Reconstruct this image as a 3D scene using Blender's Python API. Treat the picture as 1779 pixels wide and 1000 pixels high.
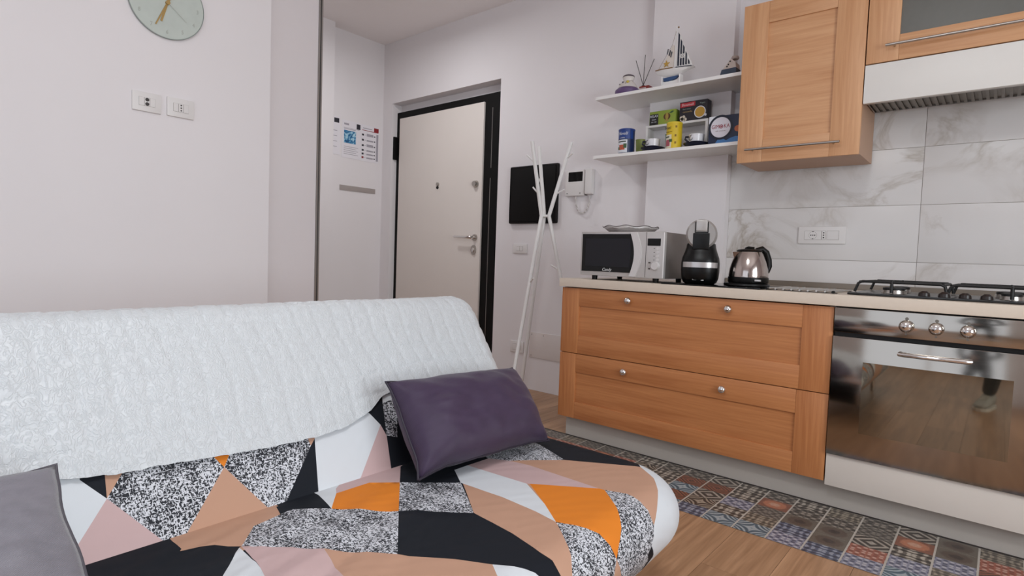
import bpy, bmesh, math, random
from mathutils import Vector, Matrix, noise, geometry
random.seed(7)
for o in list(bpy.data.objects): bpy.data.objects.remove(o, do_unlink=True)
SC = bpy.context.scene
COL = SC.collection
PI = math.pi

# ------------------------------------------------------------------ camera
cd = bpy.data.cameras.new('camera'); cam = bpy.data.objects.new('camera', cd); COL.objects.link(cam)
cd.sensor_fit = 'HORIZONTAL'; cd.sensor_width = 36.0; cd.lens = 1000.36 / 1779 * 36.0
cd.clip_start = 0.01; cd.clip_end = 100
right = Vector((0.76025, 0.64867, 0.03534)); down = Vector((0.06098, -0.01709, -0.99799)); fwd = Vector((-0.64676, 0.76088, -0.05255))
mw = Matrix.Identity(4)
for i in range(3):
    mw[i][0] = right[i]; mw[i][1] = -down[i]; mw[i][2] = -fwd[i]
mw[0][3], mw[1][3], mw[2][3] = 0.0, 0.0, 0.9844
cam.matrix_world = mw
SC.camera = cam

# ------------------------------------------------------------------ world, daylight, exposure
W = bpy.data.worlds.new('daylight'); SC.world = W; W.use_nodes = True
bgn = W.node_tree.nodes['Background']; bgn.inputs[0].default_value = (0.80, 0.88, 1.0, 1); bgn.inputs[1].default_value = 1.6
SC.view_settings.view_transform = 'Standard'; SC.view_settings.look = 'None'
SC.view_settings.exposure = -0.08; SC.view_settings.gamma = 1.0; SC.view_settings.use_curve_mapping = False
def window_light(name, loc, rot, sx, sy, watt, col):
    l = bpy.data.lights.new(name, 'AREA'); l.shape = 'RECTANGLE'; l.size = sx; l.size_y = sy; l.energy = watt; l.color = col
    o = bpy.data.objects.new(name, l); COL.objects.link(o); o.location = loc; o.rotation_euler = rot
    return o
# daylight entering through the balcony window behind the camera and the side window
window_light('daylight_balcony_window', (-0.6, -2.32, 1.25), (PI/2, 0, PI), 3.0, 2.2, 165, (0.90, 0.97, 1.0))
window_light('daylight_side_window', (2.32, 0.6, 1.45), (PI/2, 0, PI/2), 2.0, 1.7, 80, (0.90, 0.97, 1.0))

# ------------------------------------------------------------------ materials
def lin(h):
    h = h.lstrip('#'); c = [int(h[i:i+2], 16) / 255 for i in (0, 2, 4)]
    return tuple(x / 12.92 if x <= .04045 else ((x + .055) / 1.055) ** 2.4 for x in c) + (1,)
MATS = {}
def base(name):
    m = bpy.data.materials.new(name); m.use_nodes = True
    return m, m.node_tree.nodes, m.node_tree.links, m.node_tree.nodes['Principled BSDF']
def mix(n, l, a, b, fac, mode='MIX'):
    x = n.new('ShaderNodeMix'); x.data_type = 'RGBA'; x.blend_type = mode
    for s, v in ((6, a), (7, b), (0, fac)):
        if hasattr(v, 'is_linked') or hasattr(v, 'links'): l.new(v, x.inputs[s])
        else: x.inputs[s].default_value = v
    return x.outputs[2]
def math_(n, l, op, a, b=None, c=None):
    x = n.new('ShaderNodeMath'); x.operation = op
    for i, v in enumerate((a, b, c)):
        if v is None: continue
        if isinstance(v, (int, float)): x.inputs[i].default_value = v
        else: l.new(v, x.inputs[i])
    return x.outputs[0]
def noise_(n, l, vec, scale, detail=3, rough=.5, dist=0.0):
    x = n.new('ShaderNodeTexNoise'); x.inputs['Scale'].default_value = scale; x.inputs['Detail'].default_value = detail
    x.inputs['Roughness'].default_value = rough; x.inputs['Distortion'].default_value = dist
    if vec is not None: l.new(vec, x.inputs['Vector'])
    return x.outputs['Fac']
def ramp(n, l, fac, stops, interp='LINEAR'):
    r = n.new('ShaderNodeValToRGB'); r.color_ramp.interpolation = interp
    e = r.color_ramp.elements
    while len(e) < len(stops): e.new(.5)
    for k, (p, c) in zip(e, stops): k.position = p; k.color = c
    l.new(fac, r.inputs[0]); return r.outputs[0]
def mapped(n, l, kind='Object', scale=(1, 1, 1), rot=(0, 0, 0), rnd=False):
    t = n.new('ShaderNodeTexCoord'); v = t.outputs[kind]
    if rnd:
        oi = n.new('ShaderNodeObjectInfo'); vm = n.new('ShaderNodeVectorMath'); vm.operation = 'ADD'
        mu = math_(n, l, 'MULTIPLY', oi.outputs['Random'], 37.0)
        cb = n.new('ShaderNodeCombineXYZ'); l.new(mu, cb.inputs[0]); l.new(mu, cb.inputs[1])
        l.new(v, vm.inputs[0]); l.new(cb.outputs[0], vm.inputs[1]); v = vm.outputs[0]
    mp = n.new('ShaderNodeMapping'); mp.inputs['Scale'].default_value = scale; mp.inputs['Rotation'].default_value = rot
    l.new(v, mp.inputs['Vector']); return mp.outputs[0]
def bump_(n, l, b, h, strength, dist=.002):
    x = n.new('ShaderNodeBump'); x.inputs['Strength'].default_value = strength; x.inputs['Distance'].default_value = dist
    l.new(h, x.inputs['Height']); l.new(x.outputs[0], b.inputs['Normal'])
def mat(name, hexc, rough=.5, metal=0.0, var=.05, vscale=14, bump=0.0, bscale=300, coat=0.0, trans=0.0, emit=0.0, spec=.5):
    if name in MATS: return MATS[name]
    m, n, l, b = base(name); c = lin(hexc)
    v = mapped(n, l)
    f = noise_(n, l, v, vscale, 3)
    dk = tuple(x * (1 - var) for x in c[:3]) + (1,); lt = tuple(min(1, x * (1 + var)) for x in c[:3]) + (1,)
    l.new(mix(n, l, dk, lt, f), b.inputs['Base Color'])
    b.inputs['Roughness'].default_value = rough; b.inputs['Metallic'].default_value = metal
    b.inputs['Specular IOR Level'].default_value = spec
    if coat: b.inputs['Coat Weight'].default_value = coat; b.inputs['Coat Roughness'].default_value = .06
    if trans: b.inputs['Transmission Weight'].default_value = trans
    if emit: b.inputs['Emission Color'].default_value = c; b.inputs['Emission Strength'].default_value = emit
    if bump: bump_(n, l, b, noise_(n, l, v, bscale, 2), bump)
    MATS[name] = m; return m
def wood(name, lo, hi, axis=0, rough=.42, rnd=False, scale=1.0, tone=.0):
    if name in MATS: return MATS[name]
    m, n, l, b = base(name)
    sc = [26 * scale] * 3; sc[axis] = 1.6 * scale
    v = mapped(n, l, 'Object', sc, rnd=rnd)
    g = noise_(n, l, v, 1.0, 5, .62, .6)
    sc2 = [150 * scale] * 3; sc2[axis] = 5 * scale
    v2 = mapped(n, l, 'Object', sc2, rnd=rnd); g2 = noise_(n, l, v2, 1.0, 2)
    mx = math_(n, l, 'ADD', math_(n, l, 'MULTIPLY', g, .75), math_(n, l, 'MULTIPLY', g2, .25))
    colr = ramp(n, l, mx, [(.30, lin(lo)), (.70, lin(hi))])
    if tone:
        oi = n.new('ShaderNodeObjectInfo')
        hs = n.new('ShaderNodeHueSaturation'); l.new(colr, hs.inputs['Color'])
        l.new(math_(n, l, 'ADD', math_(n, l, 'MULTIPLY', oi.outputs['Random'], 2 * tone), 1 - tone), hs.inputs['Value'])
        colr = hs.outputs[0]
    l.new(colr, b.inputs['Base Color']); b.inputs['Roughness'].default_value = rough
    bump_(n, l, b, g2, .12, .001)
    MATS[name] = m; return m
PLASTER = mat('white_plaster', '#e9e4e5', .9, var=.015, vscale=3, bump=.05, bscale=90)
CEIL = mat('ceiling_paint', '#f5efee', .95, var=.01)
WHITE = mat('white_lacquer', '#eceae8', .35, var=.01)
WHITEPL = mat('white_plastic', '#e3dfdd', .4, var=.01)
DOORW = mat('door_skin', '#e6ddd6', .5, var=.02, vscale=5)
BLACKF = mat('black_door_frame', '#0d0c0c', .6, spec=.2)
BLACK = mat('black_plastic', '#0a0909', .4, spec=.3)
BLACKG = mat('black_gloss', '#050505', .1, spec=.3)
STEEL = mat('brushed_steel', '#b9b4ae', .28, 1.0, var=.06, vscale=6)
CHROME = mat('chrome', '#e2dfdc', .08, 1.0, var=.01)
ALU = mat('aluminium', '#a8a5a2', .38, 1.0, var=.04)
GREYPL = mat('grey_plinth', '#b6aea6', .45, 0, var=.05, vscale=7)
BEIGE = mat('worktop_laminate', '#d9cbbb', .4, var=.03, vscale=60)
WOODX = wood('orange_oak_x', '#a66438', '#cb8a57', 0)
WOODZ = wood('orange_oak_z', '#a66438', '#cb8a57', 2)
WOODU = wood('upper_oak_x', '#c18a5e', '#dcab80', 0)
WOODUZ = wood('upper_oak_z', '#c18a5e', '#dcab80', 2)
FLOORW = wood('oak_laminate', '#876448', '#c39a78', 1, .40, True, .7, .12)

# ------------------------------------------------------------------ mesh helpers
def box(bm, x0, x1, y0, y1, z0, z1, bev=0.0, seg=2):
    vs = [bm.verts.new((x, y, z)) for x in (x0, x1) for y in (y0, y1) for z in (z0, z1)]
    fs = [bm.faces.new([vs[i] for i in q]) for q in ((0, 1, 3, 2), (4, 6, 7, 5), (0, 4, 5, 1), (2, 3, 7, 6), (0, 2, 6, 4), (1, 5, 7, 3))]
    if bev:
        es = list({e for f in fs for e in f.edges})
        bmesh.ops.bevel(bm, geom=es, offset=bev, segments=seg, affect='EDGES', profile=.6)
def frame_of(d):
    d = d.normalized(); a = Vector((0, 0, 1)) if abs(d.z) < .9 else Vector((1, 0, 0))
    u = d.cross(a).normalized(); return u, d.cross(u).normalized()
def tube(bm, pts, r, seg=10, cap=True):
    pts = [Vector(p) for p in pts]; rs = r if isinstance(r, (list, tuple)) else [r] * len(pts)
    rings = []; u = None
    for i, p in enumerate(pts):
        d = (pts[min(i + 1, len(pts) - 1)] - pts[max(i - 1, 0)]).normalized()
        if u is None: u, v = frame_of(d)
        else:
            u = (u - d * u.dot(d)).normalized()
        v = d.cross(u).normalized()
        rings.append([bm.verts.new(p + (u * math.cos(2 * PI * k / seg) + v * math.sin(2 * PI * k / seg)) * rs[i]) for k in range(seg)])
    for a, b in zip(rings, rings[1:]):
        for k in range(seg): bm.faces.new((a[k], a[(k + 1) % seg], b[(k + 1) % seg], b[k]))
    if cap:
        bm.faces.new(rings[0][::-1]); bm.faces.new(rings[-1])
def lathe(bm, prof, c=(0, 0, 0), seg=24, axis=2, close=False):
    rings = []
    for r, h in prof:
        ring = []
        for k in range(seg):
            a = 2 * PI * k / seg; p = [r * math.cos(a), r * math.sin(a), h]
            if axis == 1: p = [p[0], h, p[1]]
            if axis == 0: p = [h, p[0], p[1]]
            ring.append(bm.verts.new((c[0] + p[0], c[1] + p[1], c[2] + p[2])))
        rings.append(ring)
    for a, b in zip(rings, rings[1:]):
        for k in range(seg): bm.faces.new((a[k], a[(k + 1) % seg], b[(k + 1) % seg], b[k]))
    if not close:
        bm.faces.new(rings[0][::-1]); bm.faces.new(rings[-1])
    else:
        for k in range(seg): bm.faces.new((rings[-1][k], rings[-1][(k + 1) % seg], rings[0][(k + 1) % seg], rings[0][k]))
def prism(bm, poly, lo, hi, plane='XZ'):
    # poly in the plane, extruded along the remaining axis from lo to hi
    def P(a, b, c): return {'XZ': (a, c, b), 'YZ': (c, a, b), 'XY': (a, b, c)}[plane]
    A = [bm.verts.new(P(a, b, lo)) for a, b in poly]; B = [bm.verts.new(P(a, b, hi)) for a, b in poly]
    bm.faces.new(A); bm.faces.new(B[::-1])
    for k in range(len(poly)):
        j = (k + 1) % len(poly); bm.faces.new((A[k], B[k], B[j], A[j]))
ORG = {}
def tagp(o, label=None, cat=None, group=None, kind=None):
    if label: o['label'] = label
    if cat: o['category'] = cat
    if group: o['group'] = group
    if kind: o['kind'] = kind
    return o
def origin(o): return ORG.get(o, Vector((0, 0, 0)))
def thing(name, loc, label=None, cat=None, group=None, kind=None, parent=None):
    o = bpy.data.objects.new(name, None); COL.objects.link(o); o.empty_display_size = .05
    o.location = Vector(loc) - (origin(parent) if parent else Vector((0, 0, 0)))
    if parent: o.parent = parent
    ORG[o] = Vector(loc)
    return tagp(o, label, cat, group, kind)
def obj(name, bm, m, parent=None, smooth=0, label=None, cat=None, group=None, kind=None, fix=True):
    if fix: bmesh.ops.recalc_face_normals(bm, faces=bm.faces[:])
    vs = bm.verts
    xs = [v.co.x for v in vs]; ys = [v.co.y for v in vs]; zs = [v.co.z for v in vs]
    c = Vector(((min(xs) + max(xs)) / 2, (min(ys) + max(ys)) / 2, min(zs)))
    for v in vs: v.co -= c
    me = bpy.data.meshes.new(name); bm.to_mesh(me); bm.free()
    o = bpy.data.objects.new(name, me); COL.objects.link(o)
    for mm in (m if isinstance(m, (list, tuple)) else [m]): me.materials.append(mm)
    if smooth:
        for p in me.polygons: p.use_smooth = True
        if smooth == 1: me.set_sharp_from_angle(angle=math.radians(38))
    o.location = c - (origin(parent) if parent else Vector((0, 0, 0)))
    if parent: o.parent = parent
    ORG[o] = c
    return tagp(o, label, cat, group, kind)
def B(name, dims, m, parent=None, bev=0.0, **k):
    bm = bmesh.new(); box(bm, *dims, bev=bev); return obj(name, bm, m, parent, smooth=1 if bev else 0, **k)
def T(name, pts, r, m, parent=None, seg=10, **k):
    bm = bmesh.new(); tube(bm, pts, r, seg); return obj(name, bm, m, parent, smooth=1, **k)
def L(name, prof, c, m, parent=None, seg=24, axis=2, close=False, **k):
    bm = bmesh.new(); lathe(bm, prof, c, seg, axis, close); return obj(name, bm, m, parent, smooth=1, **k)
def PR(name, poly, lo, hi, m, parent=None, plane='XZ', **k):
    bm = bmesh.new(); prism(bm, poly, lo, hi, plane); return obj(name, bm, m, parent, **k)
def circ(cx, cy, r, n=24, ry=None, a0=0, a1=2 * PI):
    ry = ry or r; full = abs(a1 - a0) > 6.28
    return [(cx + r * math.cos(a0 + (a1 - a0) * k / (n if full else n - 1)), cy + ry * math.sin(a0 + (a1 - a0) * k / (n if full else n - 1))) for k in range(n)]
def text(name, s, size, pos, m, parent, plane='XZ', wrap=None, shear=0.0, squash=1.0, rot=0.0, depth=.0004):
    cu = bpy.data.curves.new(name, 'FONT'); cu.body = s; cu.size = size; cu.align_x = 'CENTER'; cu.align_y = 'CENTER'
    cu.shear = shear; cu.extrude = depth; cu.resolution_u = 2
    to = bpy.data.objects.new(name, cu); COL.objects.link(to)
    dg = bpy.context.evaluated_depsgraph_get(); me = bpy.data.meshes.new_from_object(to.evaluated_get(dg))
    bpy.data.objects.remove(to); bpy.data.curves.remove(cu)
    bm = bmesh.new(); bm.from_mesh(me); bpy.data.meshes.remove(me)
    cr, sr = math.cos(rot), math.sin(rot)
    for v in bm.verts:
        x, y, z = v.co; x *= squash; x, y = x * cr - y * sr, x * sr + y * cr
        if wrap:                                   # wrapped around a can of radius wrap whose axis passes pos
            a = x / wrap; rr = wrap + z
            v.co = (pos[0] + rr * math.sin(a), pos[1] - rr * math.cos(a), pos[2] + y)
        elif plane == 'XZ': v.co = (pos[0] + x, pos[1] - z, pos[2] + y)       # faces -Y
        else: v.co = (pos[0] + z, pos[1] + x, pos[2] + y)                     # faces +X
    return obj(name, bm, m, parent, fix=False)
# ================================================================== the room
HGT = 2.93; DY = 3.376; CY = 3.31; NY = 3.485
XL, XR, YB, XH = -2.95, 2.0, -2.2, -4.54
def struct(name, boxes, m, parent=None):
    bm = bmesh.new()
    for b in boxes: box(bm, *b)
    return obj(name, bm, m, parent, kind='structure')
floor = struct('floor', [(XH - .1, XR + .1, YB - .1, 3.6, -.08, -.004)], mat('screed', '#3a2a1e', .8))
pw = .192; px = XH; ci = 0
while px < XR:
    x1 = min(px + pw - .0012, XR); y = YB - random.random() * 1.1 if ci % 2 else YB - .2 - random.random() * .9
    while y < 3.48:
        y0, y1 = max(y, YB), min(y + 1.28, 3.485 if x1 < -3.0 and px > -4.4 else DY)
        if y1 - y0 > .03 and not (x1 < XL - .1 and y1 < .9):
            B('plank', (px, x1, y0, y1 - .0012, -.004, 0.0), FLOORW, floor)
        y += 1.28
    px += pw; ci += 1
struct('ceiling', [(XH - .1, XR + .1, YB - .1, 3.6, HGT, HGT + .1)], CEIL)
wk = struct('wall_kitchen', [(XH - .1, -4.405, DY, 3.6, 0, HGT), (-4.405, -3.055, DY, 3.6, 2.37, HGT), (-3.055, XR + .1, DY, 3.6, 0, HGT),
                             (-4.405, -3.055, NY, 3.6, 0, 2.37)], PLASTER)
struct('wall_pillar', [(-1.737, -1.232, CY, DY, 0, HGT)], PLASTER)
struct('wall_left', [(XL - .1, XL, YB, 1.478, 0, HGT)], PLASTER)
struct('wall_hall', [(XH - .1, XH, .9, DY, 0, HGT), (XH, -4.44, .9, 2.787, 0, HGT), (XH, XL - .1, .8, .9, 0, HGT)], PLASTER)
struct('wall_window', [(XL - .1, -2.1, YB - .12, YB, 0, HGT), (.9, XR + .1, YB - .12, YB, 0, HGT), (-2.1, .9, YB - .12, YB, 2.35, HGT), (-2.1, .9, YB - .12, YB, 0, .12)], PLASTER)
struct('wall_right', [(XR, XR + .12, YB, -.4, 0, HGT), (XR, XR + .12, 1.6, DY, 0, HGT), (XR, XR + .12, -.4, 1.6, 0, .6), (XR, XR + .12, -.4, 1.6, 2.3, HGT)], PLASTER)
w1 = thing('window_1', (-.6, YB, .12), kind='structure')
for x0, x1 in ((-2.1, -2.02), (-.63, -.57), (.82, .9)): B('window_frame', (x0, x1, YB - .09, YB - .03, .12, 2.35), WHITE, w1, .004)
for z0, z1 in ((.12, .2), (2.27, 2.35)): B('window_frame', (-2.02, .82, YB - .09, YB - .03, z0, z1), WHITE, w1, .004)
w2 = thing('window_2', (XR, .6, .6), kind='structure')
for y0, y1 in ((-.4, -.33), (.57, .63), (1.53, 1.6)): B('window_frame', (XR + .03, XR + .09, y0, y1, .6, 2.3), WHITE, w2, .004)
for z0, z1 in ((.6, .67), (2.23, 2.3)): B('window_frame', (XR + .03, XR + .09, -.33, 1.53, z0, z1), WHITE, w2, .004)

# sliding panel at the end of the clock wall with its aluminium edge
d2 = thing('door_2', (XL - .06, 1.63, 0), kind='structure')
B('door_panel', (XL - .07, XL - .03, 1.44, 1.765, .005, HGT - .002), mat('sliding_panel', '#ded7d8', .5, var=.01), d2)
B('edge_profile', (XL - .075, XL - .025, 1.7655, 1.79, .005, HGT - .002), ALU, d2, label='brushed aluminium edge profile')
B('edge_groove', (XL - .0249, XL - .0235, 1.775, 1.781, .01, HGT - .01), mat('dark_gap', '#3c3a39', .5), d2)

# armoured entrance door in its niche
dr = thing('door_1', (-3.75, NY, 0), kind='structure')
FY = 3.468
bm = bmesh.new()
box(bm, -4.404, -4.35, FY - .03, NY, 0, 2.296); box(bm, -4.35, -3.27, FY - .03, NY, 2.236, 2.296); box(bm, -3.27, -3.056, FY - .03, NY, 0, 2.296)
obj('door_frame', bm, BLACKF, dr)
leaf = B('door_leaf', (-4.349, -3.272, FY - .045, FY, .01, 2.235), DOORW, dr, .003)
B('gap_line', (-3.196, -3.191, FY - .0315, FY - .03, .05, 1.62), ALU, dr); B('gap_line', (-3.192, -3.187, FY - .0315, FY - .03, 1.70, 2.18), ALU, dr)
B('hinge', (-4.404, -4.385, FY - .075, FY - .03, 1.86, 2.07), BLACKF, dr, .003)
LY = FY - .045
L('lock_knob', [(.0, -.03), (.022, -.03), (.026, -.022), (.026, -.008), (.03, 0), (0, 0)], (-3.336, LY, 1.577), STEEL, leaf, 20, 1)
L('peephole', [(0, -.012), (.014, -.012), (.016, 0), (0, 0)], (-3.80, LY, 1.602), STEEL, leaf, 18, 1)
L('peephole_cover', [(0, -.008), (.012, -.008), (.013, 0), (0, 0)], (-3.803, LY, 1.572), BLACK, leaf, 18, 1)
L('handle_rose', [(0, -.012), (.026, -.012), (.028, -.004), (.028, 0), (0, 0)], (-3.33, LY, 1.139), STEEL, leaf, 22, 1)
T('handle_lever', [(-3.33, LY - .01, 1.139), (-3.33, LY - .05, 1.139), (-3.345, LY - .056, 1.139), (-3.40, LY - .056, 1.14), (-3.52, LY - .056, 1.144)], [.012, .012, .012, .011, .010], CHROME, leaf)
bm = bmesh.new(); prism(bm, circ(-3.337, 1.037, .027, 24, .04), LY - .012, LY); obj('cylinder_escutcheon', bm, STEEL, leaf)
bm = bmesh.new(); prism(bm, circ(-3.337, 1.037, .009, 16, .018), LY - .02, LY - .012); obj('cylinder', bm, CHROME, leaf)

# marble-look tiles over the worktop
def marble():
    m, n, l, b = base('marble_tile'); v = mapped(n, l, 'Object', (1, 1, 1), rnd=True)
    w = noise_(n, l, v, 2.2, 5, .6, 1.4); a = math_(n, l, 'ABSOLUTE', math_(n, l, 'SUBTRACT', w, .5))
    vein = ramp(n, l, a, [(0, (1, 1, 1, 1)), (.02, (.6, .6, .6, 1)), (.07, (0, 0, 0, 1))])
    msk = ramp(n, l, noise_(n, l, v, 1.7, 2), [(.45, (0, 0, 0, 1)), (.62, (1, 1, 1, 1))])
    vm = math_(n, l, 'MULTIPLY', vein, msk)
    c = mix(n, l, lin('#e0dcda'), lin('#9a8a76'), math_(n, l, 'MULTIPLY', vm, .6))
    cl = ramp(n, l, noise_(n, l, v, 3.2, 3), [(.35, (.95, .95, .95, 1)), (.7, (1, 1, 1, 1))])
    l.new(mix(n, l, c, cl, 1.0, 'MULTIPLY'), b.inputs['Base Color']); b.inputs['Roughness'].default_value = .3
    return m
MARB = marble(); WT = 3.366
xs = [(-1.231, -.3195), (-.3175, .595), (.597, 1.4)]; zs = [(.755, 1.029), (1.031, 1.3045), (1.3065, 1.579), (1.581, 1.855)]
grout = B('grout', (-1.231, 1.4, WT + .003, DY, .755, 1.855), mat('grout', '#a89f99', .9), wk)
for (x0, x1) in xs:
    for (z0, z1) in zs: B('tile', (x0, x1, WT, WT + .006, z0, z1), MARB, wk, .0006)
B('trim_1', (-1.225, .95, 3.35, WT - .0005, .884, .912), mat('upstand', '#8d8378', .35, .5, var=.05), kind='structure')

# fill lamps added out of view to brighten the room and the hallway
def fill_lamp(lab, x, y, r, watt, col):
    t = thing('fill_lamp', (x, y, HGT - .09), lab, 'lamp')
    L('fill_lamp_base', [(0, .07), (r * 1.04, .07), (r * 1.04, .0895), (0, .0895)], (x, y, HGT - .09), WHITE, t, 40)
    L('diffuser', [(0, 0), (r * .8, .004), (r * .97, .02), (r, .045), (r, .0695), (0, .0695)], (x, y, HGT - .09), mat('fill_lamp_glow', '#fff8f0', .4, emit=.6), t, 40)  # glowing face of the added fill lamp
    l = bpy.data.lights.new('fill_lamp_light', 'AREA'); l.shape = 'DISK'; l.size = r * 2; l.energy = watt; l.color = col
    o = bpy.data.objects.new('fill_lamp_light', l); COL.objects.link(o); o.location = (0, 0, -.012); o.parent = t
fill_lamp('added round fill lamp over the middle of the room', -.4, .2, .3, 24, (.94, .98, 1.0))
fill_lamp('added round fill lamp in the hallway', -3.4, 2.42, .14, 11, (.97, .98, 1.0))
# ================================================================== kitchen units
FR = 2.61; WZ = .883
cab = thing('drawer_cabinet', (-1.18, 2.9, .117), 'wide orange oak base unit with two deep drawers and four round knobs', 'cabinet')
bm = bmesh.new()
for d in ((-1.85, -1.832, FR + .022, 3.30, .117, .834), (-.528, -.509, FR + .022, 3.30, .117, .834), (-1.832, -.528, FR + .022, 3.30, .117, .135),
          (-1.832, -.528, 3.285, 3.30, .135, .834)): box(bm, *d)
obj('carcass', bm, mat('carcass_white', '#cfc6be', .6), cab)
def shaker(parent, x0, x1, z0, z1, sl, sr, rt, rb, knobs, yf=FR, wx=WOODX, wz=WOODZ, t=.022, name='drawer'):
    d = B(name, (x0 + sl - .004, x1 - sr + .004, yf + .008, yf + t, z0 + rb - .004, z1 - rt + .004), wx, parent)
    B('stile', (x0, x0 + sl, yf, yf + t, z0, z1), wz, d, .0012); B('stile', (x1 - sr, x1, yf, yf + t, z0, z1), wz, d, .0012)
    B('rail', (x0 + sl + .0004, x1 - sr - .0004, yf + .0005, yf + t, z1 - rt, z1), wx, d, .0012)
    B('rail', (x0 + sl + .0004, x1 - sr - .0004, yf + .0005, yf + t, z0, z0 + rb), wx, d, .0012)
    for kx, kz in knobs:
        L('knob', [(0, -.028), (.010, -.027), (.0165, -.022), (.0185, -.016), (.015, -.010), (.007, -.007), (.007, .001), (0, .001)], (kx, yf, kz), CHROME, d, 20, 1)
    return d
shaker(cab, -1.85, -.509, .477, .832, .112, .115, .096, .100, [(-1.437, .786), (-.931, .787)])
shaker(cab, -1.85, -.509, .118, .4735, .105, .122, .100, .090, [(-1.444, .421), (-.939, .421)])
pl = thing('plinth', (-.5, 2.667, 0), 'grey metallic plinth strip along the foot of the kitchen units', 'plinth')
B('front_panel', (-1.83, .95, 2.667, 2.683, .0022, .1155), GREYPL, pl)
B('end_panel', (-1.83, -1.815, 2.6832, 3.30, .0022, .1155), mat('plinth_end', '#8f8781', .5), pl)
wt = thing('worktop', (-.5, 2.9, .838), 'long pale beige laminate worktop carrying the microwave and gas hob', 'worktop')
B('slab', (-1.858, .95, 2.588, 3.3495, .838, WZ), BEIGE, wt, .003)
# oven housing
ov = thing('oven', (-.172, 2.9, .118), 'built-in stainless steel oven with mirror-dark glass door and three knobs', 'oven')
def steel_mirror():
    m, n, l, b = base('oven_steel'); v = mapped(n, l, 'Object', (3, 3, 400))
    b.inputs['Base Color'].default_value = lin('#a39b92'); b.inputs['Metallic'].default_value = 1
    r = noise_(n, l, v, 1.0, 2); l.new(math_(n, l, 'ADD', math_(n, l, 'MULTIPLY', r, .05), .075), b.inputs['Roughness'])
    return m
OST = steel_mirror()
def dark_glass():
    m, n, l, b = base('oven_glass'); v = mapped(n, l)
    b.inputs['Metallic'].default_value = .95; b.inputs['Roughness'].default_value = .03
    l.new(mix(n, l, lin('#857b6c'), lin('#8f8575'), noise_(n, l, v, 4)), b.inputs['Base Color'])
    return m
OGL = dark_glass()
OX0, OX1 = -.504, .160
B('body', (OX0 + .01, OX1 - .01, FR + .03, 3.2, .24, .834), mat('oven_body', '#3a3836', .5, .6), ov)
cp = B('control_panel', (OX0, OX1, FR - .012, FR + .03, .735, .832), OST, ov, .002)
B('shadow_gap', (OX0 + .004, OX1 - .004, FR, FR + .03, .7185, .7348), BLACK, ov)
for kx in (-.263, -.172, -.081):
    kb = L('control_knob', [(0, -.030), (.012, -.029), (.020, -.022), (.0235, -.012), (.022, -.004), (.018, 0), (0, 0)], (kx, FR - .012, .780), CHROME, cp, 26, 1)
    bm = bmesh.new(); prism(bm, circ(kx, .808, .006, 14), FR - .0126, FR - .0118); obj('dial_mark', bm, mat('dial_print', '#6f6962', .5), cp)
    bm = bmesh.new(); prism(bm, circ(kx, .750, .004, 12, .003), FR - .0126, FR - .0118); obj('dial_mark', bm, MATS['dial_print'], cp)
od = B('oven_door', (OX0, OX1, FR - .014, FR + .03, .238, .718), OST, ov, .002)
B('window_glass', (-.395, .051, FR - .0148, FR - .0138, .343, .625), OGL, od)
T('door_handle', [(-.275, FR - .016, .676), (-.275, FR - .045, .676), (-.26, FR - .052, .676), (-.172, FR - .056, .676), (-.084, FR - .052, .676), (-.069, FR - .045, .676), (-.069, FR - .016, .676)], .0085, CHROME, od, 12)
B('lower_panel', (OX0, OX1, FR, FR + .02, .1045, .2355), mat('white_panel', '#d8cfc6', .45, var=.015), ov, .001)
# a further base unit closes the run beside the oven
cb2 = thing('base_cabinet', (.55, 2.9, .117), 'orange oak base unit on the far side of the oven', 'cabinet')
B('carcass', (.165, .94, FR + .022, 3.30, .117, .834), MATS['carcass_white'], cb2)
shaker(cb2, .165, .94, .118, .832, .11, .11, .1, .1, [(.25, .76)], name='cabinet_door')

# ---------------- wall units
CF = 3.016
cu = thing('wall_cupboard', (-.8, 3.19, 1.509), 'tall orange oak wall cupboard with recessed panel and bar handle', 'cupboard')
SIDE = mat('cupboard_side', '#c09a80', .5, var=.03)
bm = bmesh.new()
for d in ((-1.074, -1.056, CF + .022, 3.35, 1.512, 2.295), (-.550, -.531, CF + .022, 3.35, 1.512, 2.295), (-1.056, -.550, CF + .022, 3.35, 1.512, 1.53),
          (-1.056, -.550, CF + .022, 3.35, 2.277, 2.295), (-1.056, -.550, 3.335, 3.35, 1.53, 2.277)): box(bm, *d)
obj('carcass', bm, SIDE, cu)
def door(parent, x0, x1, z0, z1, s, rt, rb, glass=None, handle=None):
    d = B('cupboard_door', (x0 + s - .004, x1 - s + .004, CF + (.010 if not glass else .012), CF + (.022 if not glass else .017), z0 + rb - .004, z1 - rt + .004), glass or WOODU, parent)
    B('stile', (x0, x0 + s, CF, CF + .022, z0, z1), WOODUZ, d, .0012); B('stile', (x1 - s, x1, CF, CF + .022, z0, z1), WOODUZ, d, .0012)
    B('rail', (x0 + s + .0004, x1 - s - .0004, CF + .0005, CF + .022, z0, z0 + rb), WOODU, d, .0012)
    B('rail', (x0 + s + .0004, x1 - s - .0004, CF + .0005, CF + .022, z1 - rt, z1), WOODU, d, .0012)
    if handle:
        hx0, hx1, hz = handle
        h = T('bar_handle', [(hx0, CF - .032, hz), (hx1, CF - .032, hz)], .0058, STEEL, d, 10)
        for x in (hx0 + .03, hx1 - .03): T('handle_post', [(x, CF - .03, hz), (x, CF + .001, hz)], .004, STEEL, d, 8)
    return d
door(cu, -1.078, -.531, 1.509, 2.295, .122, .105, .110, None, (-1.03, -.605, 1.568))
gc = thing('glass_cupboard', (-.18, 3.19, 1.904), 'orange oak wall cupboard with frosted grey glass above the cooker hood', 'cupboard')
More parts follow.
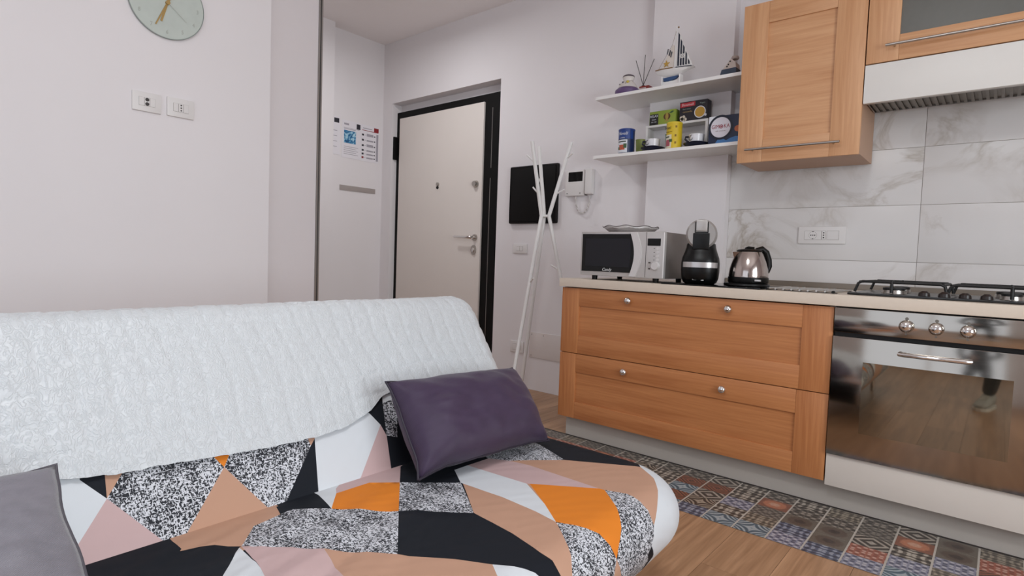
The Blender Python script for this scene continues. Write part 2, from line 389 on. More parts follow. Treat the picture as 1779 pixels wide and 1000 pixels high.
FROST = mat('frosted_glass', '#6d6c66', .35, var=.06, vscale=40, trans=.25)
bm = bmesh.new()
for d in ((-.525, -.508, CF + .022, 3.35, 1.907, 2.295), (.146, .164, CF + .022, 3.35, 1.907, 2.295), (-.508, .146, CF + .022, 3.35, 1.907, 1.925),
          (-.508, .146, CF + .022, 3.35, 2.277, 2.295), (-.508, .146, 3.335, 3.35, 1.925, 2.277)): box(bm, *d)
obj('carcass', bm, SIDE, gc)
door(gc, -.526, .166, 1.905, 2.295, .122, .10, .108, FROST, (-.45, .09, 1.966))
hd = thing('cooker_hood', (-.18, 3.15, 1.73), 'white built-in cooker hood with ribbed metal filter underneath', 'hood')
B('front_panel', (-.527, .166, CF, CF + .02, 1.732, 1.9), mat('hood_white', '#e4e1dc', .4, var=.01), hd, .0015)
bm = bmesh.new()
for d in ((-.525, -.52, CF + .02, 3.30, 1.75, 1.9), (.159, .164, CF + .02, 3.30, 1.75, 1.9), (-.52, .159, 3.295, 3.30, 1.75, 1.9), (-.52, .159, CF + .0202, 3.295, 1.80, 1.81)): box(bm, *d)
obj('housing', bm, ALU, hd)
B('lip', (-.52, .159, CF + .0202, CF + .05, 1.7365, 1.752), STEEL, hd)
FILT = mat('filter_metal', '#7e776e', .4, .8, var=.12, vscale=30)
flt = B('filter', (-.518, .157, CF + .055, 3.29, 1.757, 1.762), FILT, hd)
for k in range(26):
    x = -.51 + k * .0255
    B('filter_rib', (x, x + .012, CF + .056, 3.288, 1.749, 1.7568), FILT, flt)
# ---------------- shelves
for z, lab in ((1.973, 'upper white wall shelf holding the model sailing boat'), (1.615, 'lower white wall shelf holding cups, tins and tea boxes')):
    s = thing('wall_shelf', (-1.53, 3.2, z), lab, 'shelf', 'white wall shelves')
    bm = bmesh.new(); prism(bm, [(-1.982, 3.066), (-1.0795, 3.066), (-1.0795, DY), (-1.231, DY), (-1.231, CY - .0005), (-1.738, CY - .0005), (-1.738, DY), (-1.982, DY)], z, z + .018, 'XY')
    obj('board', bm, WHITE, s)
# ================================================================== things on the walls
def plate_xz(name, x0, x1, z0, z1, y, lab, mods, parent_cat='socket'):
    p = thing(name, ((x0 + x1) / 2, y, z0), lab, parent_cat)
    B('cover_plate', (x0, x1, y - .010, y, z0, z1), WHITEPL, p, .004)
    gap = mat('module_gap', '#a39c98', .6)
    for (a, b, kind) in mods:
        xa, xb = x0 + (x1 - x0) * a, x0 + (x1 - x0) * b; za, zb = z0 + (z1 - z0) * .24, z1 - (z1 - z0) * .24
        f = B('module', (xa, xb, y - .0112, y - .009, za, zb), gap, p)
        B('module_face', (xa + .0012, xb - .0012, y - .0122, y - .0111, za + .0012, zb - .0012), WHITEPL, f)
        cx, cz = (xa + xb) / 2, (za + zb) / 2
        if kind == 'round':
            for q in (-1, 0, 1): L('pin_hole', [(0, -.0005), (.0032, -.0005), (.0032, .0004), (0, .0004)], (cx + q * .0095, y - .0122, cz), BLACK, f, 10, 1)
            L('socket_well', [(.0185, -.0004), (.0195, -.0004), (.0195, .0004), (.0185, .0004)], (cx, y - .0122, cz), gap, f, 28, 1, True)
            for q in (-1, 1): B('earth_clip', (cx - .003, cx + .003, y - .0128, y - .012, cz + q * .0185 - .002, cz + q * .0185 + .002), BLACK, f)
        if kind == 'three':
            for q in (-1, 0, 1): L('pin_hole', [(0, -.0005), (.0034, -.0005), (.0034, .0004), (0, .0004)], (cx, y - .0122, cz + q * .0125), BLACK, f, 10, 1)
    return p
plate_xz('kitchen_socket', -.849, -.623, 1.114, 1.204, WT, 'three-module white socket plate on the marble tiles above the kettle', [(.135, .50, 'round'), (.505, .585, 'three'), (.61, .86, 'blank')])
plate_xz('light_switch', -2.867, -2.730, 1.02, 1.09, DY, 'white two-key light switch plate below the black wall panel', [(.28, .5, 'blank'), (.5, .72, 'blank')], 'light switch')
plate_xz('low_socket', -2.862, -2.73, .263, .35, DY, 'white blank socket plate low on the wall behind the coat rack', [(.2, .5, 'blank'), (.5, .8, 'blank')])
ap = thing('access_panel', (-2.5, DY, .245), 'flush white inspection cover low on the wall beside the drawer unit', 'wall panel')
B('cover', (-2.676, -2.33, DY - .006, DY, .245, .435), mat('cover_paint', '#dfd7d4', .7, var=.01), ap, .0015)
for sx, sz in ((-2.655, .418), (-2.655, .262), (-2.545, .418), (-2.38, .418), (-2.38, .262)):
    L('screw', [(0, -.001), (.004, -.001), (.004, .0004), (0, .0004)], (sx, DY - .006, sz), MATS['module_gap'], ap, 10, 1)
ep = thing('electrical_panel', (-2.68, DY, 1.24), 'black rectangular glossy panel on the wall behind the coat rack', 'electrical panel')
B('panel_frame', (-2.905, -2.456, DY - .03, DY, 1.242, 1.672), mat('panel_edge', '#141112', .55, spec=.25), ep, .012)
B('panel_door', (-2.892, -2.469, DY - .034, DY - .0295, 1.255, 1.659), mat('panel_black', '#080707', .5, spec=.2), ep, .006)
ic = thing('intercom', (-2.28, DY, 1.425), 'white video intercom with small black screen and corded handset', 'intercom')
B('base_unit', (-2.387, -2.228, DY - .028, DY, 1.43, 1.606), WHITEPL, ic, .004)
B('screen_bezel', (-2.366, -2.236, DY - .0292, DY - .0275, 1.522, 1.600), mat('bezel', '#f0eeec', .3), ic)
B('screen', (-2.360, -2.242, DY - .0300, DY - .029, 1.528, 1.594), BLACKG, ic)
B('cradle_slot', (-2.2278, -2.216, DY - .018, DY, 1.432, 1.604), mat('slot_dark', '#5d5654', .6), ic)
hs = B('handset', (-2.2155, -2.158, DY - .045, DY, 1.435, 1.61), WHITEPL, ic, .012)
for bx in (-2.368, -2.26): L('button', [(0, -.0012), (.004, -.0012), (.004, .0005), (0, .0005)], (bx, DY - .028, 1.447), MATS['slot_dark'], ic, 10, 1)
cord = []
for k in range(33):
    a = PI * k / 32; cord.append((-2.242 - .056 * math.cos(a), DY - .018 - .006 * math.sin(k * 1.9), 1.425 - .118 * math.sin(a) ** .8))
T('cord', cord, .0052, mat('cord_white', '#cfc9c6', .5), ic, 8)

# clock, left wall plates (facing +X)
ck = thing('wall_clock', (XL, .99, 1.92), 'round pale green glass wall clock with thin gold hands', 'clock')
cz, cy, cr = 2.074, .989, .155
GLASSC = mat('clock_glass', '#c3cbc4', .25, var=.07, vscale=22, coat=.4)
L('glass_disc', [(0, 0), (cr, 0), (cr, .006), (cr - .002, .008), (0, .008)], (XL + .004, cy, cz), GLASSC, ck, 72, 0)
L('disc_edge', [(cr, .002), (cr + .0016, .002), (cr + .0016, .0085), (cr, .0085)], (XL + .004, cy, cz), mat('glass_edge', '#8f9794', .3), ck, 72, 0, True)
GOLD = mat('gold_hand', '#b89a63', .35, .7); NUM = mat('clock_numeral', '#a9aca4', .5)
for h in range(1, 13):
    a = 2 * PI * h / 12
    text('numeral', str(h), .026, (XL + .0125, cy + math.sin(a) * .128, cz + math.cos(a) * .128), NUM, ck, 'YZ', squash=.8)
def hand(name, ang, length, tail, w0, w1, off):
    d = Vector((0, math.sin(ang), math.cos(ang))); q = Vector((0, math.cos(ang), -math.sin(ang))); c = Vector((XL + .0125 + off, cy, cz))
    bm = bmesh.new(); pts = [c - d * tail + q * w0 / 2, c + d * length + q * w1 / 2, c + d * length - q * w1 / 2, c - d * tail - q * w0 / 2]
    A = [bm.verts.new(p) for p in pts]; Bv = [bm.verts.new(p + Vector((.0015, 0, 0))) for p in pts]
    bm.faces.new(A); bm.faces.new(Bv[::-1])
    for k in range(4): bm.faces.new((A[k], Bv[k], Bv[(k + 1) % 4], A[(k + 1) % 4]))
    obj(name, bm, GOLD, ck)
hand('minute_hand', math.radians(204), .118, .045, .0085, .005, .003); hand('hour_hand', math.radians(196), .090, .02, .009, .0085, .0005)
T('second_hand', [(XL + .019, cy, cz), (XL + .019, cy + math.sin(2.25) * .1, cz + math.cos(2.25) * .1)], .0006, NUM, ck, 6)
L('hub', [(0, 0), (.009, 0), (.009, .012), (0, .012)], (XL + .012, cy, cz), GOLD, ck, 20, 0)
def plate_yz(name, y0, y1, z0, z1, lab, kind):
    p = thing(name, (XL, (y0 + y1) / 2, z0), lab, 'socket')
    B('cover_plate', (XL, XL + .010, y0, y1, z0, z1), WHITEPL, p, .004)
    gap = MATS['module_gap']; n = 3
    for k in range(3):
        ya = y0 + (y1 - y0) * (.22 + .19 * k); yb = ya + (y1 - y0) * .185; za, zb = z0 + .024, z1 - .024
        f = B('module', (XL + .009, XL + .0112, ya, yb, za, zb), gap, p)
        B('module_face', (XL + .0111, XL + .0121, ya + .0007, yb - .0007, za + .0007, zb - .0007), WHITEPL, f)
        if k == 1:
            c = ((ya + yb) / 2, (za + zb) / 2)
            for q, r in (((-.0095, .008), (.0095, .008)) if kind == 'tv' else ((-.012, .0032), (0, .0032), (.012, .0032))):
                L('port', [(0, -.0004), (r, -.0004), (r, .0012), (0, .0012)], (XL + .0121, c[0], c[1] + q), mat('port_dark', '#3b3635', .5), f, 14, 0)
plate_yz('aerial_socket', .852, .967, 1.575, 1.660, 'white aerial socket plate with two round ports under the clock', 'tv')
plate_yz('wall_socket', .991, 1.106, 1.577, 1.663, 'white socket plate with three pin holes beside the aerial socket', 'pw')

# notices on the hall wall (facing +X)
PAPER = mat('paper', '#e9e5ea', .6, var=.02); INK = mat('ink_grey', '#a7a2aa', .7); DARKI = mat('ink_dark', '#2c2a33', .7); REDI = mat('ink_red', '#8c1f26', .7)
def swirl():
    m, n, l, b = base('blue_swirl_print'); v = mapped(n, l, 'Object', (1, 1, 1))
    w = noise_(n, l, v, 18, 3, .5, 2.2)
    l.new(ramp(n, l, w, [(.35, lin('#1f4f7c')), (.5, lin('#3c8ab8')), (.62, lin('#b7dbe8'))]), b.inputs['Base Color']); b.inputs['Roughness'].default_value = .5
    return m
def sheet(lab, y0, y1, z0, z1, x=XH):
    s = thing('notice_sheet', (x, (y0 + y1) / 2, z0), lab, 'notice')
    B('paper', (x, x + .002, y0, y1, z0, z1), PAPER, s)
    def r(a0, a1, b0, b1, m, nm='print'):
        B(nm, (x + .002, x + .0026, y0 + (y1 - y0) * a0, y0 + (y1 - y0) * a1, z0 + (z1 - z0) * b0, z0 + (z1 - z0) * b1), m, s)
    return s, r
s, r = sheet('white notice with a blue swirl picture on the hallway wall', 2.935, 3.135, 1.825, 2.155)
r(.10, .72, .40, .74, swirl(), 'picture'); r(.1, .35, .88, .93, INK); r(.08, .9, .80, .81, INK); r(.75, .95, .82, .96, DARKI)
for k in range(5): r(.1, .85 - .1 * (k % 2), .30 - .05 * k, .312 - .05 * k, INK)
r(.1, .7, .77, .785, INK)
s, r = sheet('narrow printed list with red corner beside the swirl picture notice', 3.138, 3.328, 1.822, 2.152)
r(.04, .98, .845, .86, REDI); r(.72, .99, .86, .97, REDI); r(.08, .6, .90, .92, INK); r(.86, .98, .05, .8, INK)
for k, z in enumerate((.72, .58, .43, .30, .20, .10)):
    r(.03, .14, z - .02, z + .03, REDI if k == 5 else DARKI); r(.30, .68, z - .02, z + (.05 if k in (0, 2) else .02), INK); r(.18, .25, z, z + .012, INK); r(.72, .8, z - .01, z + .02, DARKI)
s, r = sheet('plain white notice partly hidden by the hallway corner', 2.70, 2.915, 1.84, 2.17)
r(.72, .95, .84, .96, DARKI); r(.3, .6, .9, .93, INK)
for k in range(4): r(.2, .86, .62 - .14 * k, .635 - .14 * k, INK)
hb = thing('wall_strip', (XH, 3.11, 1.535), 'flat grey strip fixed on the hallway wall under the notices', 'strip')
B('strip_body', (XH, XH + .006, 2.92, 3.30, 1.535, 1.58), mat('strip_grey', '#a59b97', .6), hb, .001)

# ---------------- coat rack
cr_ = thing('coat_rack', (-2.36, 3.08, 0), 'white three-pole coat rack with pegs standing beside the drawer unit', 'coat rack')
RW = mat('rack_white', '#eceae8', .45, var=.01)
poles = [((-2.365, 2.775, 0), (-2.362, 3.055, 1.27), (-2.372, 2.94, 1.742)),
         ((-2.525, 3.093, .0), (-2.372, 3.10, 1.27), (-2.478, 3.15, 1.75)),
         ((-2.035, 3.19, .0), (-2.322, 3.085, 1.27), (-2.185, 3.115, 1.748))]
pegs = [[(.30, (-.05, .0, .045)), (.72, (-.052, -.02, .05)), (-.65, (.045, -.02, .03))], [(.45, (-.05, .03, .045))], [(.30, (.072, .0, .026)), (.78, (.065, -.02, .028)), (-.72, (-.055, -.02, .03))]]
for pts, pg in zip(poles, pegs):
    a, b, c = [Vector(p) for p in pts]
    po = T('pole', [a, a.lerp(b, .5), b - (b - a).normalized() * .03, b, b + (c - b).normalized() * .03, c], .0125, RW, cr_, 12)
    for t, d in pg:
        q = b.lerp(c, t) if t > 0 else a.lerp(b, -t)
        T('peg', [q, q + Vector(d)], .0058, RW, po, 8)
for a, b in ((0, 1), (1, 2), (0, 2)):
    T('brace', [poles[a][1], poles[b][1]], .008, RW, cr_, 8)
# ================================================================== appliances on the worktop
mwv = thing('microwave', (-1.51, 2.8, WZ), 'silver microwave oven with black curved door window', 'microwave')
SILV = mat('silver_plastic', '#c3bfbd', .38, .35, var=.02); SILV2 = mat('silver_light', '#d6d3d2', .35, .3, var=.02); MSIDE = mat('microwave_case', '#8d8581', .42, .55, var=.05)
x0, x1, y0, y1, z0, z1 = -1.755, -1.266, 2.632, 2.99, .906, 1.138
B('case', (x0 + .002, x1 - .002, y0 + .02, y1, z0, z1 - .001), MSIDE, mwv, .003)
B('front_frame', (x0, x1, y0, y0 + .0205, z0, z1), SILV, mwv, .004)
xd = x0 + (x1 - x0) * .66
def bulge(z): t = (z - z0) / (z1 - z0); return .028 * math.sin(PI * t)
N = 14; left = [(x0 + .012, z0 + .022), (x0 + .012, z1 - .012)]
edge = [(xd - .022 + bulge(z0 + .022 + (z1 - .034 - z0) * k / N) * .9, z0 + .022 + (z1 - .034 - z0) * k / N) for k in range(N, -1, -1)]
dw = PR('door_window', left + edge, y0 - .004, y0 + .002, BLACKG, mwv)
PR('inner_window', [(x0 + .034, z0 + .05), (x0 + .034, z1 - .036), (xd - .022, z1 - .036), (xd - .016, z0 + .12), (xd - .022, z0 + .05)], y0 - .0045, y0 - .0038, mat('mesh_window', '#1b1b21', .3, spec=.3), dw)
edge2 = [(xd - .02 + bulge(z0 + (z1 - z0) * k / N) * .9, z0 + .004 + (z1 - z0 - .008) * k / N) for k in range(N, -1, -1)]
edge3 = [(xd + .016 + bulge(z0 + (z1 - z0) * k / N), z0 + .004 + (z1 - z0 - .008) * k / N) for k in range(0, N + 1)]
PR('door_handle', edge2 + edge3, y0 - .010, y0 + .002, SILV2, mwv)
B('panel_seam', (x1 - .101, x1 - .0985, y0 - .0006, y0 + .004, z0 + .004, z1 - .003), mat('seam_dark', '#4a4542', .6), mwv)
B('side_seam', (x1 - .0065, x1 - .003, y0 - .0006, y0 + .004, z0 + .004, z1 - .004), mat('bright_edge', '#f2f0ef', .3), mwv)
B('display', (x1 - .092, x1 - .022, y0 - .0016, y0 + .001, z1 - .070, z1 - .034), BLACKG, mwv)
for k in range(4):
    L('button', [(0, -.002), (.008, -.0018), (.009, .001), (0, .001)], (x1 - .036, y0, z1 - .083 - k * .019), SILV2, mwv, 14, 1)
    B('button_print', (x1 - .058, x1 - .051, y0 - .0006, y0 + .001, z1 - .085 - k * .019, z1 - .082 - k * .019), MATS['seam_dark'], mwv)
L('dial', [(0, -.014), (.018, -.014), (.0205, -.011), (.0215, -.002), (.023, .001), (0, .001)], (x1 - .045, y0, z0 + .062), SILV2, mwv, 26, 1)
for q in (.048, .078): B('dial_print', (x1 - .084, x1 - .072, y0 - .0006, y0 + .001, z0 + q - .004, z0 + q + .003), MATS['seam_dark'], mwv)
text('brand_lettering', 'Candy', .022, (x0 + .168, y0 - .0046, z0 + .0335), mat('logo_white', '#dedede', .4), mwv, shear=.3)
for fx in (x0 + .07, x1 - .06):
    for fy in (y0 + .04, y1 - .05): L('foot', [(0, 0), (.014, 0), (.016, .023), (0, .023)], (fx, fy, WZ + .0003), BLACK, mwv, 14)
ds = thing('shallow_dish', (-1.565, 2.8, 1.1385), 'shallow scalloped white glass dish resting on the microwave', 'dish')
bm = bmesh.new(); seg = 48; rings = []
for (r, h, wv) in ((.0, .003, 0), (.105, .003, 0), (.125, .014, .002), (.148, .034, .004), (.151, .035, .004), (.127, .017, .002), (.105, .007, 0), (.0, .007, 0)):
    rings.append([bm.verts.new((-1.552 + (r or .001) * math.cos(2 * PI * k / seg), 2.8 + (r or .001) * math.sin(2 * PI * k / seg), 1.1385 + h - .003 + wv * math.sin(2 * PI * k / seg * 9))) for k in range(seg)])
for a, b in zip(rings, rings[1:]):
    for k in range(seg): bm.faces.new((a[k], a[(k + 1) % seg], b[(k + 1) % seg], b[k]))
obj('bowl', bm, mat('dish_glass', '#cfc7c4', .2, var=.02, coat=.4), ds, smooth=2)
def torus_pts(c, r, n, wav=0): return [(c[0] + r * math.cos(2 * PI * k / n), c[1] + r * math.sin(2 * PI * k / n), c[2] + wav * math.sin(2 * PI * k / n * 9)) for k in range(n + 1)]
T('rim', torus_pts((-1.552, 2.8, 1.1385 + .032), .1495, 72, .004), .0016, mat('dish_rim', '#5b5352', .3, .4), ds, 6)

bb = thing('glass_board', (-1.05, 2.78, WZ), 'black glossy board lying on the worktop under the coffee machine', 'chopping board')
B('board', (-1.262, -.80, 2.60, 3.05, WZ + .0003, WZ + .007), BLACKG, bb, .002)
bz = WZ + .0073
# ---------------- capsule coffee machine
cm = thing('coffee_machine', (-1.125, 2.75, bz), 'black capsule coffee machine with round silver head', 'coffee machine')
ccx, ccy = -1.130, 2.70
prof = [(.066, 0), (.078, .008), (.086, .028), (.089, .065), (.089, .10), (.085, .125), (.076, .150), (.069, .172), (.066, .192), (.050, .200)]
bm = bmesh.new(); seg = 36; rings = []
for w, h in prof:
    rings.append([bm.verts.new((ccx + w * math.copysign(abs(math.cos(a)) ** .75, math.cos(a)), ccy + .02 + w * 1.15 * math.copysign(abs(math.sin(a)) ** .75, math.sin(a)), bz + h)) for a in [2 * PI * k / seg for k in range(seg)]])
for a, b in zip(rings, rings[1:]):
    for k in range(seg): bm.faces.new((a[k], a[(k + 1) % seg], b[(k + 1) % seg], b[k]))
bm.faces.new(rings[0][::-1]); bm.faces.new(rings[-1])
obj('body', bm, mat('coffee_black', '#060606', .35, spec=.3), cm, smooth=1)
SH = mat('coffee_silver', '#a29d9a', .4, .45, var=.04)
hz = bz + .236
bm = bmesh.new(); lathe(bm, [(0, -.06), (.062, -.06), (.0705, -.052), (.0715, -.03), (.0715, .04), (.066, .05), (0, .05)], (ccx, ccy, hz), 44, 1); obj('head', bm, SH, cm, smooth=1)
B('head_slot', (ccx - .037, ccx + .037, ccy - .064, ccy - .0605, hz - .072, hz + .005), MATS['coffee_black'], cm, .003)
B('capsule_lever', (ccx - .025, ccx + .025, ccy - .072, ccy - .0602, hz + .014, hz + .066), mat('lever_silver', '#b3aeab', .35, .4), cm, .004)
for q in (-1, 1): B('lever_gap', (ccx + q * .0285 - .002, ccx + q * .0285 + .002, ccy - .0625, ccy - .0598, hz + .008, hz + .058), BLACK, cm)
B('lever_gap', (ccx - .03, ccx + .03, ccy - .0625, ccy - .0598, hz + .006, hz + .0105), BLACK, cm)
band = []
for k in range(15):
    a = -.98 + 1.96 * k / 14; w = .090
    band.append((ccx + w * math.copysign(abs(math.sin(a)) ** .75, math.sin(a)), ccy + .02 - w * 1.15 * abs(math.cos(a)) ** .75 - .0012))
bm = bmesh.new(); A = [[bm.verts.new((x, y + dy, bz + z)) for (x, y) in band] for z, dy in ((.079, 0), (.104, 0), (.104, .006), (.079, .006))]
for i in range(4):
    for k in range(14): bm.faces.new((A[i][k], A[i][k + 1], A[(i + 1) % 4][k + 1], A[(i + 1) % 4][k]))
for k in (0, 14): bm.faces.new([A[i][k] for i in range(4)])
obj('silver_band', bm, mat('band_silver', '#bdb9b8', .3, .5), cm, smooth=1)
text('lettering', 'KRUPS', .009, (ccx - .018, ccy + .02 - .094, bz + .022), mat('tiny_logo', '#b8b6b4', .4), cm)
B('emblem', (ccx + .008, ccx + .02, ccy + .02 - .0955, ccy + .02 - .085, bz + .017, bz + .032), MATS['tiny_logo'], cm, .001)
cm.rotation_euler.z = math.radians(21)
# ---------------- kettle
kt = thing('kettle', (-.905, 2.76, bz), 'stainless steel electric kettle with black handle on a black base', 'kettle')
kx, ky = -.905, 2.765; kz = bz
L('power_base', [(0, 0), (.098, 0), (.102, .004), (.100, .012), (.086, .016), (0, .016)], (kx - .006, ky, kz), BLACK, kt, 36)
L('skirt', [(0, .0165), (.086, .0165), (.089, .022), (.0885, .042), (0, .042)], (kx, ky, kz), BLACK, kt, 40)
KST = mat('kettle_steel', '#b5aaa4', .14, 1.0, var=.03, vscale=5)
kb = L('body', [(0, .0425), (.0865, .0425), (.087, .05), (.084, .08), (.075, .115), (.063, .145), (.055, .16), (.0, .16)], (kx, ky, kz), KST, kt, 48)
bm = bmesh.new()
vs = [bm.verts.new(p) for p in ((kx - .050, ky - .024, kz + .158), (kx - .050, ky + .024, kz + .158), (kx - .078, ky, kz + .158), (kx - .066, ky, kz + .118))]
for q in ((0, 1, 2), (0, 2, 3), (1, 3, 2), (0, 3, 1)): bm.faces.new([vs[i] for i in q])
bmesh.ops.rotate(bm, verts=bm.verts[:], cent=(kx, ky, kz), matrix=Matrix.Rotation(math.radians(38), 3, 'Z'))
obj('spout', bm, KST, kb)
L('lid', [(0, .1605), (.056, .1605), (.057, .164), (.050, .170), (.02, .174), (0, .174)], (kx, ky, kz), BLACK, kt, 36)
T('lid_knob', [(kx - .02, ky, kz + .174), (kx - .005, ky, kz + .180), (kx + .02, ky, kz + .177)], .006, BLACK, kt, 8)
hp = [(kx + .035, ky, kz + .168), (kx + .06, ky, kz + .176), (kx + .082, ky, kz + .160), (kx + .096, ky, kz + .125), (kx + .100, ky, kz + .095), (kx + .092, ky, kz + .070), (kx + .081, ky, kz + .062)]
bm = bmesh.new(); tube(bm, hp, [.012, .0135, .014, .014, .013, .011, .009], 12)
bmesh.ops.rotate(bm, verts=bm.verts[:], cent=(kx, ky, kz), matrix=Matrix.Rotation(math.radians(46), 3, 'Z')); obj('handle', bm, BLACK, kt, smooth=1)
B('switch', (kx + .055, kx + .078, ky - .082, ky - .06, kz + .026, kz + .034), SILV2, kt, .002)
# ---------------- roll-up drying rack
rk = thing('drying_rack', (-.66, 2.8, WZ), 'roll-up steel rod draining rack lying between the kettle and hob', 'drying rack')
for k in range(9):
    xx = -.785 + k * .0325
    T('rod', [(xx, 2.66, WZ + .0065), (xx, 3.02, WZ + .0065)], .004, STEEL, rk, 8)
for yy in (2.68, 3.0):
    pts = [(-.795 + k * .0045, yy, WZ + .0065 + (.0) ) for k in range(63)]
    B('silicone_strip', (-.795, -.515, yy - .006, yy + .006, WZ + .0003, WZ + .0028), BLACK, rk)
for xx in (-.785, -.525): T('end_cap', [(xx, 2.645, WZ + .0065), (xx, 2.664, WZ + .0065)], .006, BLACK, rk, 8)
# ---------------- gas hob
hb_ = thing('gas_hob', (-.13, 2.92, WZ), 'black gas hob with cast-iron grates and steel burners', 'hob')
HBK = mat('hob_enamel', '#121111', .3, coat=.2); IRON = mat('cast_iron', '#131212', .55)
hx0, hx1, hy0, hy1 = -.478, .205, 2.668, 3.17
B('hob_plate', (hx0, hx1, hy0, hy1, WZ + .0003, WZ + .010), HBK, hb_, .003)
for bx, by, br in ((-.335, 2.81, .045), (-.335, 3.04, .035), (.03, 2.81, .035), (.03, 3.04, .052)):
    bu = L('burner', [(0, WZ + .0105), (br, WZ + .0105), (br * .95, WZ + .024), (br * .8, WZ + .026), (0, WZ + .026)], (bx, by, 0), STEEL, hb_, 26)
    L('burner_cap', [(0, .0262), (br * .9, .0262), (br * .88, .033), (br * .6, .036), (0, .036)], (bx, by, WZ), IRON, bu, 26)
for k in range(4): L('control_knob', [(0, .0103), (.020, .0103), (.018, .022), (.008, .030), (0, .030)], (-.225 + k * .062 - .0, 2.705, WZ), mat('hob_knob', '#241a17', .35), hb_, 20)
GZ = WZ + .056
for gx0, gx1 in ((-.455, -.160), (-.150, .185)):
    g = thing('grate', ((gx0 + gx1) / 2, 2.92, WZ), parent=hb_)
    for y in (2.735, 3.12):
        T('grate_bar', [(gx0 - .008, y, WZ + .0135), (gx0 + .004, y, GZ - .008), (gx0 + .018, y, GZ), (gx1 - .018, y, GZ), (gx1 - .004, y, GZ - .008), (gx1 + .003, y, WZ + .0135)], .0055, IRON, g, 8)
    T('grate_bar', [(gx0 + .01, 2.735, GZ - .002), (gx0 + .01, 3.12, GZ - .002)], .0055, IRON, g, 8)
    T('grate_bar', [(gx1 - .01, 2.735, GZ - .002), (gx1 - .01, 3.12, GZ - .002)], .0055, IRON, g, 8)
    cxg = -.335 if gx0 < -.3 else .03
    for by in (2.81, 3.04):
        for dx in (-1, 1): T('grate_finger', [(cxg + dx * .105, by, GZ - .002), (cxg + dx * .03, by, GZ + .001)], .0048, IRON, g, 8)
        T('grate_finger', [(cxg, by - .075 if by < 2.9 else by + .08, GZ), (cxg, by + (-.025 if by < 2.9 else .025), GZ + .003)], .0048, IRON, g, 8)
    T('grate_post', [(cxg, 2.735, WZ + .0135), (cxg, 2.735, GZ + .006)], .006, IRON, g, 8)
# ================================================================== things on the shelves
S1, S2 = 1.9913, 1.6333
# upper shelf: purple ornament
g = thing('ornament', (-1.80, 3.15, S1), 'small round ornament with purple base and white bird-like body', 'ornament')
gx, gy = -1.806, 3.145
L('base', [(0, 0), (.070, 0), (.076, .010), (.074, .030), (.060, .042), (0, .042)], (gx, gy, S1), mat('purple_glaze', '#5d4470', .45, var=.2, vscale=60), g, 32)
bd = L('body', [(0, .0425), (.056, .0425), (.058, .048), (.050, .066), (.036, .080), (.030, .086), (0, .086)], (gx, gy, S1), mat('ornament_white', '#cfc8c2', .4, var=.1, vscale=50), g, 32)
L('neck', [(0, .0865), (.029, .0865), (.031, .094), (.036, .104), (.034, .110), (0, .110)], (gx + .004, gy, S1), mat('ornament_cream', '#ded7d2', .3), g, 28)
L('cap', [(0, .1105), (.036, .1105), (.034, .117), (.022, .1235), (0, .126)], (gx + .004, gy, S1), mat('ornament_cap', '#4b4149', .4), g, 28)
for dx, dz, r, cc in ((.012, .062, .006, '#3b2320'), (-.022, .058, .008, '#a49b6a'), (.022, .072, .009, '#c9b64c'), (-.036, .066, .006, '#3a3440'), (-.008, .072, .006, '#5a5360'), (.04, .055, .008, '#cfc9cf')):
    bm = bmesh.new(); bmesh.ops.create_icosphere(bm, subdivisions=2, radius=r, matrix=Matrix.Translation((gx + dx, gy - math.sqrt(max(.0004, .050 ** 2 - dx * dx)) + .004, S1 + dz)))
    obj('painted_petal', bm, mat('petal_' + cc[1:], cc, .4), bd, smooth=2)
# reed diffuser
df = thing('reed_diffuser', (-1.70, 3.17, S1), 'reed diffuser in a small red holder with three black sticks', 'diffuser')
RED = mat('diffuser_red', '#8e2d26', .4); 
bm = bmesh.new(); 
for d in ((-1.772, -1.708, 3.226, 3.286, S1, S1 + .005), (-1.772, -1.708, 3.226, 3.286, S1 + .062, S1 + .070), (-1.726, -1.708, 3.226, 3.286, S1 + .005, S1 + .062)): box(bm, *d)
obj('holder', bm, RED, df)
B('label_card', (-1.77, -1.7265, 3.2265, 3.2855, S1 + .0052, S1 + .0618), mat('diffuser_card', '#c9b0ad', .5), df)
dx0, dy0, dz0 = -1.762, 3.256, S1 + .0705
L('neck', [(0, 0), (.012, 0), (.010, .012), (0, .012)], (dx0, dy0, dz0), mat('diffuser_glass', '#3b2522', .3), df, 16)
for tx, tz in ((-1.825, 2.345), (-1.762, 2.368), (-1.700, 2.332)): T('reed', [(dx0, dy0, dz0 + .012), (tx, dy0 + .01, tz - .105)], .0019, mat('reed_black', '#2a2422', .6), df, 6)
# model sailing boat
sb = thing('model_sailboat', (-1.51, 3.16, S1), 'wooden model sailing boat with navy striped sail and yellow starfish', 'model boat')
by = 3.155; WB = mat('boat_white', '#e9e6e4', .5); NV = mat('boat_navy', '#1f2637', .55); BLU = mat('boat_blue', '#2c4a76', .5); ROPE = mat('boat_rope', '#8a6a48', .8)
bm = bmesh.new(); secs = []
for k in range(13):
    t = k / 12; x = -1.622 + (.227) * t; w = .030 * math.sin(PI * min(1, t * .8 + .04)) ** .7 + .002; deck = 2.104 - .012 * t + .004 * (2 * t - 1) ** 2
    keel = 2.062 + .036 * (abs(2 * t - .9)) ** 2.2
    secs.append([bm.verts.new(p) for p in ((x, by - w, deck), (x, by - w * .7, (deck + keel) / 2 - .004), (x, by, min(keel, deck - .004)), (x, by + w * .7, (deck + keel) / 2 - .004), (x, by + w, deck))])
for a, b in zip(secs, secs[1:]):
    for k in range(5): bm.faces.new((a[k], a[(k + 1) % 5], b[(k + 1) % 5], b[k]))
